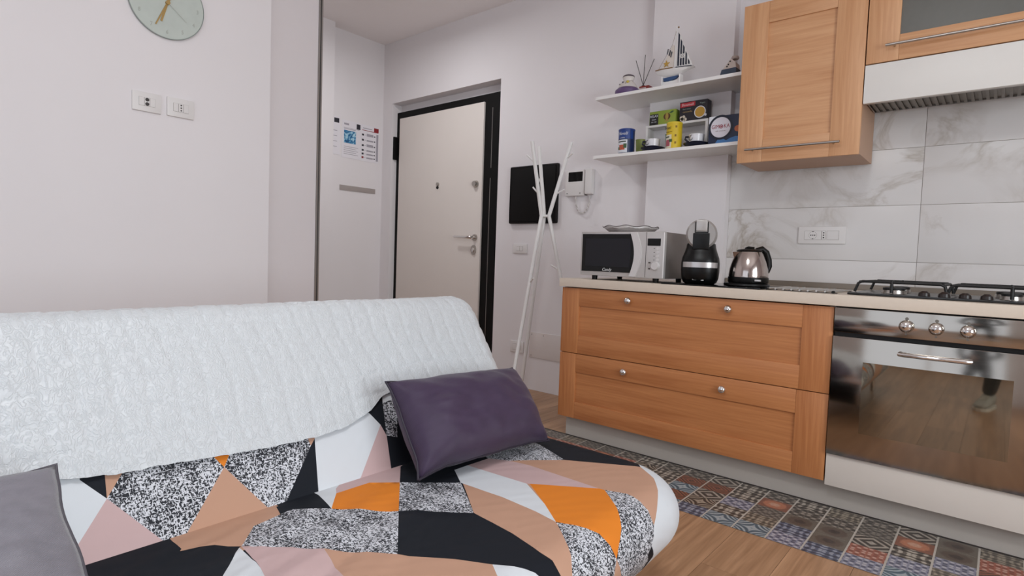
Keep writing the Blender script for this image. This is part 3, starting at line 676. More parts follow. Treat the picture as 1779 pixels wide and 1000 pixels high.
bm.faces.new(secs[0]); bm.faces.new(secs[-1][::-1])
hull = obj('hull', bm, WB, sb, smooth=1)
T('deck_rope', [(-1.625, by - .012, 2.108), (-1.58, by - .026, 2.106), (-1.51, by - .031, 2.102)], .003, ROPE, sb, 6)
T('deck_rail', [(-1.49, by - .033, 2.099), (-1.40, by - .022, 2.096)], .0028, NV, sb, 6)
PR('keel', [(-1.575, 2.058), (-1.478, 2.061), (-1.50, 2.045), (-1.545, 2.036), (-1.572, 2.04)], by - .008, by + .008, BLU, sb)
bm = bmesh.new(); box(bm, -1.58, -1.468, by - .03, by + .03, S1, S1 + .012); box(bm, -1.582, -1.577, by - .02, by + .02, S1 + .012, 2.066); box(bm, -1.473, -1.466, by - .02, by + .02, S1 + .012, 2.064); box(bm, -1.577, -1.473, by - .004, by + .004, S1 + .012, 2.037)
obj('stand', bm, WB, sb)
T('mast', [(-1.503, by, 2.09), (-1.510, by, 2.345)], [.0045, .003], WB, sb, 8)
L('mast_knob', [(0, 0), (.004, .001), (.005, .005), (.003, .009), (0, .01)], (-1.498, by, 2.33), ROPE, sb, 10)
ms = PR('mainsail', [(-1.498, 2.108), (-1.494, 2.318), (-1.470, 2.255), (-1.440, 2.185), (-1.402, 2.105)], by - .002, by + .002, mat('sail_white', '#dfdcda', .8), sb)
for a, b, top in ((-1.4950, -1.4845, 2.305), (-1.4795, -1.4690, 2.264), (-1.4635, -1.4530, 2.230), (-1.4470, -1.4370, 2.190), (-1.4300, -1.4200, 2.146)):
    PR('stripe', [(a, 2.116), (a - .001, top), (b - .002, top - .016), (b, 2.114)], by - .0032, by - .0021, NV, ms)
L('ship_wheel', [(.009, -.001), (.013, -.001), (.013, .0006), (.009, .0006)], (-1.466, by - .0034, 2.167), WB, ms, 20, 1, True)
for k in range(4):
    a = PI * k / 4; T('wheel_spoke', [(-1.466 - .019 * math.cos(a), by - .0042, 2.167 - .019 * math.sin(a)), (-1.466 + .019 * math.cos(a), by - .0042, 2.167 + .019 * math.sin(a))], .0011, WB, ms, 5)
PR('sail_panel', [(-1.512, 2.107), (-1.513, 2.30), (-1.506, 2.31), (-1.4985, 2.108)], by - .006, by - .004, MATS['sail_white'], sb)
jb = PR('jib', [(-1.592, 2.118), (-1.527, 2.242), (-1.517, 2.235), (-1.516, 2.112)], by - .003, by - .0005, mat('jib_cream', '#d9cfc6', .8), sb)
star = [( -1.561 + (.021 if k % 2 == 0 else .008) * math.sin(2 * PI * k / 10), 2.138 + (.021 if k % 2 == 0 else .008) * math.cos(2 * PI * k / 10)) for k in range(10)]
PR('starfish', star, by - .008, by - .0032, mat('starfish_yellow', '#b8923d', .6), jb)
for (sx, sz) in ((-1.553, 2.205), (-1.540, 2.196), (-1.530, 2.186)): T('bead', [(sx, by - .006, sz + .016), (sx - .006, by - .006, sz - .014)], .0028, NV, jb, 6)
T('rigging', [(-1.617, by, 2.108), (-1.53, by, 2.245), (-1.509, by, 2.33)], .0009, ROPE, sb, 5)
# blue and white ornament
ho = thing('ceramic_ornament', (-1.19, 3.17, S1), 'small ceramic ornament with slate blue foot and white sloping top', 'ornament')
bm = bmesh.new(); prism(bm, [(-1.236, S1), (-1.142, S1), (-1.146, S1 + .046), (-1.222, S1 + .044)], 3.12, 3.19); obj('foot_block', bm, mat('slate_blue', '#3a4557', .6, var=.12, vscale=60), ho)
bm = bmesh.new(); prism(bm, [(-1.221, S1 + .0445), (-1.147, S1 + .0465), (-1.152, S1 + .075), (-1.176, S1 + .098), (-1.19, S1 + .08)], 3.125, 3.185); obj('sloping_top', bm, mat('ornament_bisque', '#cbbdb4', .7, var=.04), ho)
L('finial', [(0, 0), (.018, 0), (.021, .006), (.017, .016), (0, .018)], (-1.165, 3.155, S1 + .0985), mat('finial_grey', '#b3a49d', .7), ho, 16)
for (q, z) in ((-1.196, .058), (-1.189, .068), (-1.18, .083)): L('dot', [(0, -.001), (.0042, -.001), (.0042, .0004), (0, .0004)], (q, 3.125, S1 + z), BLACK, ho, 10, 1)

# ---------------- lower shelf
def can(name, lab, cx, cy, r, h, mbody, mlid, taper=1.0):
    t = thing(name, (cx, cy, S2), lab, 'tin')
    L('body', [(0, 0), (r, 0), (r, h * .93), (0, h * .93)], (cx, cy, S2), mbody, t, 32)
    L('lid', [(0, h * .931), (r * 1.03, h * .931), (r * 1.03, h * .985), (r * .97, h), (0, h)], (cx, cy, S2), mlid, t, 32)
    return t
def wrapped(name, parent, cx, cy, r, a0, a1, z0, z1, m, off=.0008):
    bm = bmesh.new(); n = 10; A = []
    for rr in (r + off, r - .001):
        for z in (z0, z1): A.append([bm.verts.new((cx + rr * math.sin(a0 + (a1 - a0) * k / n), cy - rr * math.cos(a0 + (a1 - a0) * k / n), z)) for k in range(n + 1)])
    for p, q in ((0, 1), (1, 3), (3, 2), (2, 0)):
        for k in range(n): bm.faces.new((A[p][k], A[p][k + 1], A[q][k + 1], A[q][k]))
    for k in (0, n): bm.faces.new((A[0][k], A[1][k], A[3][k], A[2][k]))
    return obj(name, bm, m, parent, smooth=1)
LBL = mat('label_white', '#d9dbe2', .5); ORF = mat('fruit_orange', '#b5553c', .5, var=.3, vscale=120); GRN = mat('leaf_green', '#3c5a36', .5)
cx, cy, r = -1.782, 3.118, .0485
c = can('blue_tin', 'tall royal blue tin with white script and fruit label', cx, cy, r, .147, mat('tin_blue', '#12244f', .35), mat('tin_lid_blue', '#1b3a86', .4))
wrapped('band', c, cx, cy, r, -1.4, 1.4, S2 + .085, S2 + .136, mat('tin_blue_light', '#1d3f86', .35), .0004)
wrapped('label_panel', c, cx, cy, r, -.80, .62, S2 + .004, S2 + .080, LBL)
wrapped('label_heading', c, cx, cy, r, -.68, .45, S2 + .066, S2 + .072, mat('heading_dark', '#23301f', .6), .0012)
wrapped('fruit_print', c, cx, cy, r, -.48, .32, S2 + .020, S2 + .05, ORF, .0012); wrapped('leaf_print', c, cx, cy, r, .15, .55, S2 + .03, S2 + .056, GRN, .0013); wrapped('leaf_print', c, cx, cy, r, -.68, -.4, S2 + .022, S2 + .038, GRN, .0013)
text('lettering', 'Novelli', .025, (cx, cy, S2 + .116), LBL, c, wrap=r + .001, shear=.3, squash=.85)
text('lettering', 'solubile', .010, (cx, cy, S2 + .091), LBL, c, wrap=r + .001)
cx, cy, r = -1.476, 3.118, .0435
YEL = mat('tin_yellow', '#d8b922', .45)
c = can('yellow_tin', 'bright yellow tin with dark lettering and berry label', cx, cy, r, .150, YEL, mat('tin_lid_yellow', '#dcc02c', .45))
wrapped('label_panel', c, cx, cy, r, -1.1, .1, S2 + .004, S2 + .078, mat('label_cream', '#d8d2bd', .5)); wrapped('fruit_print', c, cx, cy, r, -.85, -.1, S2 + .014, S2 + .05, mat('berry_pink', '#a8505c', .5, var=.3, vscale=120), .0012)
wrapped('leaf_print', c, cx, cy, r, -.2, .2, S2 + .036, S2 + .052, GRN, .0013); wrapped('label_heading', c, cx, cy, r, -.95, -.2, S2 + .062, S2 + .069, MATS['heading_dark'], .0012)
text('lettering', 'bonka', .024, (cx - .012, cy, S2 + .116), mat('print_black', '#26210f', .6), c, wrap=r + .001); text('lettering', 'tisana solubile', .010, (cx - .006, cy, S2 + .094), mat('print_ochre', '#8a6a12', .6), c, wrap=r + .001)
for a, z in ((.55, .115), (.5, .066), (.5, .026)): wrapped('drop_print', c, cx, cy, r, a, a + .22, S2 + z, S2 + z + .012, MATS['print_ochre'], .0012)
# cups on navy saucers
NAVY = mat('saucer_navy', '#10152b', .25); CUPW = mat('cup_white', '#e3e2e6', .2)
def cup(cx, cy, lab):
    t = thing('coffee_cup', (cx, cy, S2), lab, 'cup', 'espresso cups on the lower shelf')
    L('saucer', [(0, 0), (.04, 0), (.055, .008), (.069, .022), (.071, .025), (.05, .014), (0, .012)], (cx, cy, S2), NAVY, t, 32)
    L('cup_foot', [(0, .0122), (.026, .0122), (.037, .028), (.0385, .034), (0, .034)], (cx, cy, S2), NAVY, t, 28)
    L('cup_body', [(0, .0345), (.0385, .0345), (.041, .052), (.042, .074), (.0395, .074), (.038, .054), (.03, .042), (0, .041)], (cx, cy, S2), CUPW, t, 32)
    T('handle', [(cx - .037, cy - .01, S2 + .064), (cx - .058, cy - .014, S2 + .065), (cx - .060, cy - .014, S2 + .052), (cx - .045, cy - .012, S2 + .038), (cx - .034, cy - .01, S2 + .034)], .0055, NAVY, t, 8)
    pts = [(cx - .014 + .011 * math.sin(a) * 1.0 + .006 * math.cos(a), cy - .0415 + .002, S2 + .054 + .0145 * math.cos(a)) for a in [2 * PI * k / 18 for k in range(19)]]
    T('ring_emblem', pts, .0014, BLACK, t, 6)
cup(-1.618, 3.14, 'white cup on navy saucer in front of the riser, nearer the blue tin')
cup(-1.352, 3.14, 'white cup on navy saucer between the yellow tin and coffee box')
# tumblers
def tumbler(cx, cy, r, h, hexc, lab):
    m, n, l, b = base('tumbler_' + hexc[1:]); v = mapped(n, l)
    l.new(mix(n, l, lin(hexc), lin('#c9cfa8'), math_(n, l, 'MULTIPLY', noise_(n, l, v, 30), .35)), b.inputs['Base Color'])
    b.inputs['Roughness'].default_value = .15; b.inputs['Transmission Weight'].default_value = .35; b.inputs['IOR'].default_value = 1.25
    t = thing('tumbler', (cx, cy, S2), lab, 'glass')
    L('glass_body', [(0, 0), (r * .8, 0), (r, h), (r - .003, h), (r * .8 - .003, .006), (0, .006)], (cx, cy, S2), m, t, 24)
    L('rim', [(r - .0035, h + .0002), (r + .0008, h + .0002), (r + .0008, h + .003), (r - .0035, h + .003)], (cx, cy, S2), m, t, 24, 2, True)
tumbler(-1.745, 3.225, .030, .098, '#a9b45e', 'pale lime glass tumbler behind the blue tin')
tumbler(-1.560, 3.245, .029, .115, '#3f8a5e', 'emerald green glass tumbler behind the yellow tin')
tumbler(-1.405, 3.25, .030, .10, '#7c8348', 'olive glass tumbler under the white riser behind a cup')
# riser
rs = thing('shelf_riser', (-1.515, 3.255, S2), 'small white riser table carrying two tea boxes', 'riser')
B('top_board', (-1.708, -1.322, 3.215, 3.30, S2 + .165, S2 + .178), WHITE, rs, .001)
B('leg', (-1.708, -1.694, 3.215, 3.30, S2, S2 + .1648), WHITE, rs, .001); B('leg', (-1.337, -1.322, 3.215, 3.30, S2, S2 + .1648), WHITE, rs, .001)
RZ = S2 + .1783
# green box
gb = thing('tea_box', (-1.60, 3.26, RZ), 'lime green tea box with black text panel on the riser', 'box')
yf = 3.222
B('carton', (-1.690, -1.522, yf, yf + .06, RZ, RZ + .082), mat('box_lime', '#8ea13c', .5, var=.06), gb, .001)
B('text_panel', (-1.688, -1.632, yf - .0006, yf + .001, RZ + .002, RZ + .066), mat('box_black', '#1d1b1c', .5), gb)
text('lettering', 'RELAX', .020, (-1.660, yf - .0007, RZ + .053), LBL, gb, squash=.9); text('lettering', 'tisana', .012, (-1.660, yf - .0007, RZ + .034), LBL, gb); text('lettering', 'alle erbe', .010, (-1.660, yf - .0007, RZ + .020), LBL, gb)
bm = bmesh.new(); prism(bm, circ(-1.577, RZ + .044, .022, 18, .020), yf - .0006, yf + .001); obj('fruit_print', bm, mat('fruit_brown', '#5b3a22', .6), gb)
bm = bmesh.new(); prism(bm, circ(-1.577, RZ + .044, .010, 18, .022), yf - .0011, yf - .0004); obj('fruit_print', bm, mat('fruit_tan', '#a88f45', .6), gb)
bm = bmesh.new(); prism(bm, [(-1.565, RZ + .062), (-1.545, RZ + .074), (-1.532, RZ + .07), (-1.548, RZ + .06)], yf - .0011, yf + .001); obj('leaf_print', bm, GRN, gb)
PR('curl_print', [(-1.60, RZ + .012), (-1.572, RZ + .026), (-1.562, RZ + .016), (-1.585, RZ + .014)], yf - .0011, yf + .001, MATS['fruit_tan'], gb)
# black chamomile box
rb = thing('infusion_box', (-1.41, 3.26, RZ), 'black infusion box showing a yellow cup and red logo', 'box')
B('carton', (-1.498, -1.333, yf, yf + .06, RZ, RZ + .112), mat('box_charcoal', '#262128', .5, var=.06), rb, .001)
PR('logo_panel', [(-1.494, RZ + .080), (-1.494, RZ + .106), (-1.405, RZ + .108), (-1.405, RZ + .084)], yf - .0006, yf + .001, mat('logo_red', '#b8313a', .5), rb)
text('lettering', 'Bonomelli', .021, (-1.450, yf - .0007, RZ + .094), mat('logo_pale', '#e7c9c9', .5), rb, shear=.2, squash=.85); text('lettering', 'Vegan', .013, (-1.362, yf - .0007, RZ + .094), mat('print_grey', '#8c9a92', .6), rb)
text('lettering', 'fiori interi', .012, (-1.455, yf - .0007, RZ + .070), MATS['print_grey'], rb); text('lettering', 'camomilla', .014, (-1.45, yf - .0007, RZ + .054), mat('print_gold', '#a58a5a', .5), rb)
for r_, mm, o_ in ((.034, CUPW, .0006), (.029, mat('tea_yellow', '#c79a3c', .35), .0012)):
    bm = bmesh.new(); prism(bm, circ(-1.375, RZ + .044, r_, 28), yf - o_, yf + .001); obj('cup_print', bm, mm, rb)
bm = bmesh.new(); prism(bm, circ(-1.342, RZ + .024, .007, 12), yf - .0006, yf + .001); obj('cup_print', bm, CUPW, rb)
for fx, fz in ((-1.484, .012), (-1.472, .026), (-1.462, .012), (-1.475, .010), (-1.486, .022)):
    bm = bmesh.new(); prism(bm, circ(fx, RZ + fz, .010, 10), yf - .0006, yf + .001); obj('flower_print', bm, mat('flower_cream', '#d3c7b6', .6), rb)
# coffee capsules box
kb_ = thing('coffee_box', (-1.18, 3.16, S2), 'dark blue coffee capsule box with round white emblem', 'box')
yf = 3.10
B('carton', (-1.268, -1.086, yf, yf + .13, S2, S2 + .152), mat('box_navy', '#16233f', .4, var=.08), kb_, .001)
PR('white_corner', [(-1.2675, S2 + .112), (-1.2675, S2 + .1515), (-1.228, S2 + .1515)], yf - .0005, yf + .001, LBL, kb_)
for rr, mm, o_ in ((.066, mat('box_ring', '#0e1729', .4), .0008), (.054, mat('emblem_white', '#d5d2da', .45), .0014)):
    bm = bmesh.new(); prism(bm, circ(-1.203, S2 + .090, rr, 40), yf - o_, yf + .001); obj('emblem', bm, mm, kb_)
text('lettering', 'GIM', .029, (-1.2305, yf - .0015, S2 + .094), mat('gimoka_red', '#8e1f34', .5), kb_, squash=.85); text('lettering', 'KA', .029, (-1.170, yf - .0015, S2 + .094), MATS['gimoka_red'], kb_, squash=.85)
L('bean_o', [(.007, -.0002), (.0105, -.0002), (.0105, .0006), (.007, .0006)], (-1.1995, yf - .0015, S2 + .094), MATS['gimoka_red'], kb_, 18, 1, True)
L('bean_o', [(0, -.0002), (.0045, -.0002), (.0045, .0006), (0, .0006)], (-1.1995, yf - .0015, S2 + .094), MATS['gimoka_red'], kb_, 12, 1)
text('lettering', 'caffe selezione', .0095, (-1.203, yf - .0015, S2 + .071), mat('print_taupe', '#98898c', .6), kb_)
PR('wave_print', [(-1.232, S2 + .003), (-1.09, S2 + .003), (-1.09, S2 + .03), (-1.12, S2 + .036), (-1.15, S2 + .028), (-1.17, S2 + .018), (-1.19, S2 + .03), (-1.215, S2 + .027)], yf - .0006, yf + .001, mat('wave_blue', '#3f72a8', .45), kb_)
bm = bmesh.new(); prism(bm, circ(-1.108, S2 + .075, .021, 20, .017), yf - .0007, yf + .001); obj('cup_print', bm, mat('cup_orange', '#b0603c', .5), kb_)
# ================================================================== floor mat and sofa
BACK_PATCHES = [
 ('white',[(0.19,0.293),(0.143,0.33),(0.073,0.275),(0.008,0.223),(0.048,0.125),(0.288,0.143),(0.228,0.298)]),
 ('navy',[(0.19,0.293),(0.228,0.298),(0.218,0.335),(0.188,0.333),(0.143,0.33)]),
 ('tan',[(0.188,0.333),(0.218,0.335),(0.203,0.375),(0.183,0.36),(0.143,0.33)]),
 ('tweed',[(0.143,0.33),(0.183,0.36),(0.203,0.375),(0.205,0.538),(0.173,0.535),(0.148,0.55),(0.008,0.428)]),
 ('pink',[(0.143,0.33),(0.008,0.428),(-0.005,0.343),(-0.017,0.28),(0.008,0.223),(0.073,0.275)]),
 ('orange',[(0.173,0.535),(0.205,0.538),(0.2,0.588),(0.17,0.565),(0.148,0.55)]),
 ('tan',[(0.148,0.55),(0.015,0.633),(0.003,0.425),(0.008,0.428)]),
 ('tweed',[(0.148,0.55),(0.17,0.565),(0.2,0.588),(0.208,0.763),(0.163,0.758),(0.148,0.76),(0.013,0.645),(0.015,0.633)]),
 ('tan',[(0.163,0.758),(0.208,0.763),(0.208,0.795),(0.163,0.775),(0.148,0.76)]),
 ('navy',[(0.148,0.76),(0.163,0.775),(0.03,0.745),(0.01,0.745),(0.008,0.65),(0.013,0.645)]),
 ('white',[(0.163,0.775),(0.208,0.795),(0.255,0.895),(0.195,0.953),(0.158,0.975),(0.038,0.868),(0.02,0.838),(0.01,0.745),(0.03,0.745)]),
 ('pink',[(0.158,0.975),(0.125,0.983),(0.033,0.963),(0.018,0.958),(0.02,0.838),(0.038,0.868)]),
 ('navy',[(0.255,0.895),(0.268,1.02),(0.218,1.005),(0.125,0.983),(0.158,0.975),(0.195,0.953)]),
 ('tweed',[(0.218,1.005),(0.225,1.06),(0.113,1.015),(0.125,0.983)]),
 ('navy',[(0.125,0.983),(0.113,1.015),(0.225,1.06),(0.21,1.14),(0.013,1.075),(0.018,0.958),(0.033,0.963)])]  # last navy patch also takes in the purple cushion's shadow as colour
SEAT_PATCHES = [
 ('white',[(-1.205,0.735),(-1.21,0.785),(-1.185,0.77),(-1.123,0.718)]),
 ('navy',[(-1.205,0.735),(-1.123,0.718),(-1.178,0.653),(-1.173,0.623),(-1.215,0.635)]),
 ('orange',[(-1.185,0.77),(-1.185,0.865),(-1.13,0.92),(-1.005,0.815),(-1.123,0.718)]),
 ('pink',[(-1.21,0.785),(-1.253,0.84),(-1.218,0.99),(-1.13,0.92),(-1.185,0.865),(-1.185,0.77)]),
 ('navy',[(-1.218,0.99),(-1.243,1.06),(-1.148,1.128),(-1.098,1.078),(-1.023,1.028),(-1.133,0.92)]),
 ('tweed',[(-1.133,0.92),(-1.023,1.028),(-0.878,0.928),(-1.005,0.815)]),
 ('tweed',[(-1.173,0.623),(-1.178,0.653),(-1.123,0.718),(-1.005,0.815),(-0.855,0.693),(-0.92,0.645),(-0.97,0.605),(-1.1,0.505),(-1.16,0.558)]),
 ('tan',[(-1.173,0.623),(-1.16,0.558),(-1.1,0.505),(-1.15,0.45),(-1.158,0.415),(-1.198,0.448),(-1.21,0.62)]),
 ('navy',[(-1.15,0.45),(-1.1,0.505),(-1.098,0.5),(-1.018,0.433),(-0.945,0.363),(-1.068,0.248),(-1.148,0.308),(-1.158,0.415)]),
 ('white',[(-1.098,0.5),(-0.998,0.493),(-0.965,0.485),(-0.848,0.455),(-0.945,0.363),(-1.018,0.433)]),
 ('pink',[(-1.1,0.505),(-0.97,0.605),(-0.928,0.595),(-0.865,0.58),(-0.75,0.55),(-0.848,0.455),(-0.965,0.485),(-0.998,0.493)]),
 ('tan',[(-0.97,0.605),(-0.92,0.645),(-0.855,0.693),(-0.763,0.76),(-0.7,0.795),(-0.668,0.773),(-0.608,0.738),(-0.75,0.55),(-0.865,0.58),(-0.928,0.595)]),
 ('white',[(-0.7,0.795),(-0.633,0.843),(-0.625,0.845),(-0.545,0.88),(-0.608,0.738),(-0.668,0.773)]),
 ('navy',[(-1.005,0.815),(-0.878,0.928),(-0.753,0.915),(-0.663,0.895),(-0.635,0.9),(-0.603,0.895),(-0.528,0.92),(-0.545,0.88),(-0.625,0.845),(-0.633,0.843),(-0.7,0.795),(-0.763,0.76),(-0.855,0.693)]),
 ('tan',[(-1.015,1.028),(-0.89,1.038),(-0.783,1.033),(-0.718,1.023),(-0.658,0.973),(-0.623,0.95),(-0.593,0.925),(-0.528,0.92),(-0.603,0.895),(-0.635,0.9),(-0.663,0.895),(-0.753,0.915),(-0.878,0.928)]),
 ('white',[(-1.098,1.078),(-1.098,1.128),(-0.9,1.145),(-0.793,1.08),(-0.718,1.023),(-0.783,1.033),(-0.89,1.038),(-1.015,1.028),(-1.023,1.028)]),
 ('navy',[(-1.098,1.078),(-1.148,1.128),(-1.153,1.225),(-1.095,1.21),(-1.098,1.128)]),
 ('pink',[(-1.098,1.128),(-1.095,1.21),(-1.04,1.24),(-0.978,1.253),(-0.75,1.253),(-0.895,1.15),(-0.9,1.145)]),
 ('tweed',[(-1.095,1.21),(-1.153,1.225),(-1.178,1.443),(-1.058,1.413),(-0.933,1.36),(-1.003,1.285),(-1.04,1.24)]),
 ('navy',[(-1.058,1.413),(-1.095,1.445),(-0.995,1.505),(-0.86,1.505),(-0.773,1.505),(-0.75,1.473),(-0.933,1.36)]),
 ('tan',[(-1.04,1.24),(-1.003,1.285),(-0.933,1.36),(-0.75,1.473),(-0.683,1.423),(-0.643,1.368),(-0.615,1.318),(-0.58,1.26),(-0.615,1.268),(-0.643,1.27),(-0.683,1.275),(-0.735,1.255),(-0.75,1.253),(-0.978,1.253)]),
 ('white',[(-0.75,1.473),(-0.773,1.505),(-0.71,1.495),(-0.645,1.478),(-0.588,1.455),(-0.533,1.423),(-0.493,1.368),(-0.39,1.333),(-0.39,1.355),(-0.54,1.235),(-0.58,1.26),(-0.615,1.318),(-0.643,1.368),(-0.683,1.423)]),
 ('orange',[(-0.895,1.15),(-0.75,1.253),(-0.735,1.255),(-0.658,1.185),(-0.615,1.14),(-0.588,1.1),(-0.568,1.078),(-0.598,1.073),(-0.63,1.065),(-0.655,1.05),(-0.718,1.023),(-0.793,1.08)]),
 ('tweed',[(-0.735,1.255),(-0.683,1.275),(-0.643,1.27),(-0.615,1.268),(-0.58,1.26),(-0.54,1.235),(-0.523,1.22),(-0.39,1.338),(-0.39,1.313),(-0.39,1.245),(-0.39,1.228),(-0.523,1.098),(-0.568,1.078),(-0.588,1.1),(-0.615,1.14),(-0.658,1.185)]),
 ('navy',[(-0.58,1.26),(-0.54,1.235),(-0.39,1.355),(-0.39,1.313),(-0.39,1.338),(-0.523,1.22),(-0.54,1.235)]),
 ('tweed',[(-0.718,1.023),(-0.655,1.05),(-0.63,1.065),(-0.598,1.073),(-0.568,1.078),(-0.538,1.063),(-0.39,1.173),(-0.528,0.92),(-0.593,0.925),(-0.623,0.95),(-0.658,0.973)]),
 ('tan',[(-0.568,1.078),(-0.523,1.098),(-0.39,1.228),(-0.39,1.173),(-0.538,1.063)])]
def motif(name, c1, c2, c3, k, mode):
    m, n, l, b = base(name); v = mapped(n, l, 'Object', (1 / .0555, 1 / .0475, 0))
    s = n.new('ShaderNodeSeparateXYZ'); l.new(v, s.inputs[0])
    ax = math_(n, l, 'ABSOLUTE', s.outputs[0]); ay = math_(n, l, 'ABSOLUTE', s.outputs[1])
    dia = math_(n, l, 'ADD', ax, ay); rad = math_(n, l, 'POWER', math_(n, l, 'ADD', math_(n, l, 'POWER', ax, 2.0), math_(n, l, 'POWER', ay, 2.0)), .5)
    prod = math_(n, l, 'MULTIPLY', ax, ay); dif = math_(n, l, 'SUBTRACT', ax, ay)
    if mode == 0: f = math_(n, l, 'SINE', math_(n, l, 'MULTIPLY', dia, k))
    elif mode == 1: f = math_(n, l, 'MULTIPLY', math_(n, l, 'SINE', math_(n, l, 'MULTIPLY', rad, k)), math_(n, l, 'COSINE', math_(n, l, 'MULTIPLY', dif, k * .8)))
    elif mode == 2: f = math_(n, l, 'SINE', math_(n, l, 'ADD', math_(n, l, 'MULTIPLY', prod, k * 2), math_(n, l, 'MULTIPLY', dia, k * .5)))
    elif mode == 3: f = math_(n, l, 'MULTIPLY', math_(n, l, 'SINE', math_(n, l, 'MULTIPLY', ax, k)), math_(n, l, 'SINE', math_(n, l, 'MULTIPLY', ay, k)))
    else: f = math_(n, l, 'SUBTRACT', 1.0, math_(n, l, 'MULTIPLY', rad, 1.6))
    f = math_(n, l, 'ADD', math_(n, l, 'MULTIPLY', f, .5), .5)
    wear = noise_(n, l, mapped(n, l, 'Object', (1, 1, 1), rnd=True), 90, 3)
    f = math_(n, l, 'ADD', f, math_(n, l, 'MULTIPLY', math_(n, l, 'SUBTRACT', wear, .5), .35))
    c = ramp(n, l, f, [(.30, lin(c1)), (.42, lin(c2)), (.66, lin(c2)), (.76, lin(c3))])
    l.new(mix(n, l, c, lin('#5d554e'), math_(n, l, 'MULTIPLY', wear, .55)), b.inputs['Base Color'])
    b.inputs['Roughness'].default_value = .45; return m
DK = [motif('motif_%d' % i, *a) for i, a in enumerate([
    ('#3a3431', '#655c55', '#b3a99c', 9, 0), ('#2f2a28', '#6d655c', '#c2b8aa', 8, 1), ('#332a26', '#6b5d50', '#b0a290', 9, 2), ('#3c3734', '#666059', '#a0968a', 8, 3),
    ('#6d6459', '#5a4b42', '#3b2f2c', 5, 4), ('#4b443d', '#746a5d', '#a99d8b', 10, 1), ('#4a4540', '#69645e', '#8d857b', 11, 3)])]
BL_ = [motif('motif_blue_%d' % i, *a) for i, a in enumerate([('#343d52', '#56617a', '#9ea4b2', 9, 1), ('#565a72', '#8f90a3', '#c3c1c8', 10, 3), ('#47606f', '#6f8897', '#aeb8bc', 8, 2)])]
OR_ = [motif('motif_orange_%d' % i, *a) for i, a in enumerate([('#6b4434', '#b9694a', '#57392e', 8, 0), ('#8d5844', '#c27c5c', '#d3a288', 5, 4), ('#8b4a3b', '#a8624f', '#cfa595', 10, 3)])]
matn = thing('floor_mat', (-.65, 2.42, 0), 'vinyl floor runner printed with vintage patterned tiles along the plinth', 'mat')
B('backing', (-2.035, .715, 2.173, 2.666, .0002, .0015), mat('mat_joint', '#b9b2a8', .6, var=.1, vscale=80), matn)
B('border', (-2.035, .715, 2.6515, 2.6655, .00151, .0022), mat('mat_border', '#2b2523', .6), matn)
tile_mesh = {}
pat = random.Random(11)
ti = 0
for ci in range(23):
    cx = -1.975 + ci * .1195
    for ri in range(5):
        cyy = 2.602 - ri * .0962
        q = pat.random()
        m = pat.choice(DK)
        if ri >= 2 and q < .22: m = pat.choice(BL_)
        elif ri in (1, 2, 3) and q < .34: m = pat.choice(OR_)
        if ri == 4 and q > .75: m = pat.choice(BL_)
        o = B('tile', (cx - .0565, cx + .0565, cyy - .0470, cyy + .0470, .00152, .0022), m, matn)

# ---------------- sofa
def roundmap(a, b, A0, A, B0, Bm, R, r, tmax):
    da = max(a - A, 0) + min(a - A0, 0); db = max(b - Bm, 0) + min(b - B0, 0)
    t = math.hypot(da, db)
    if t < 1e-9: return a, b, 0.0
    ua, ub = da / t, db / t; ca, cb = a - da, b - db; t0 = R - r
    if t < t0: out, h = t, 0.0
    else:
        th = min((t - t0) / r, tmax); ex = max(t - t0 - r * tmax, 0)
        out = t0 + r * math.sin(th) + ex * math.cos(tmax); h = -r * (1 - math.cos(th)) - ex * math.sin(tmax)
    return ca + ua * out, cb + ub * out, h
SZ, XF, YE, Y0 = .405, -.59, 1.56, -.52
def seat_pt(x, y):
    R, r = .22, .085
    X, Y, h = roundmap(x, y, -1.6, XF - R, Y0 + R, YE - R, R, r, 2.2)
    q = max(0, 1 - abs(x + 1.0) / .22) * max(0, 1 - abs(y - .55) / .5) * (h > -.002)
    if q > 0:
        u, v = x * .93 + y * .37, -x * .37 + y * .93
        h += .017 * q * (noise.noise((u * 20, v * 2.5, 2.2)) + .5 * noise.noise((u * 45, v * 4, 5.2)))
    return Vector((X, Y, SZ + h))
TLT = math.radians(32.8); BX, BZ, BLN, BYE = -1.205, .375, .565, 1.54
ES = Vector((-math.sin(TLT), 0, math.cos(TLT))); EN = Vector((math.cos(TLT), 0, math.sin(TLT)))
def back_pt(s, y, off=0.0):
    R, r = .09, .066
    S, Y, h = roundmap(s, y, -.3, BLN - R, Y0 + R, BYE - R, R, r + off * 0, PI)
    # offset outwards along the local normal
    e = 1e-3
    p = Vector((BX, 0, BZ)) + ES * S + EN * h; p.y = Y
    if off:
        S1_, Y1_, h1 = roundmap(s + e, y, -.3, BLN - R, Y0 + R, BYE - R, R, r, PI); S2_, Y2_, h2 = roundmap(s, y + e, -.3, BLN - R, Y0 + R, BYE - R, R, r, PI)
        a = ES * (S1_ - S) + EN * (h1 - h); a.y = Y1_ - Y
        b = ES * (S2_ - S) + EN * (h2 - h); b.y = Y2_ - Y
        nn = b.cross(a)
        if nn.length > 1e-12: p += nn.normalized() * off
    return p
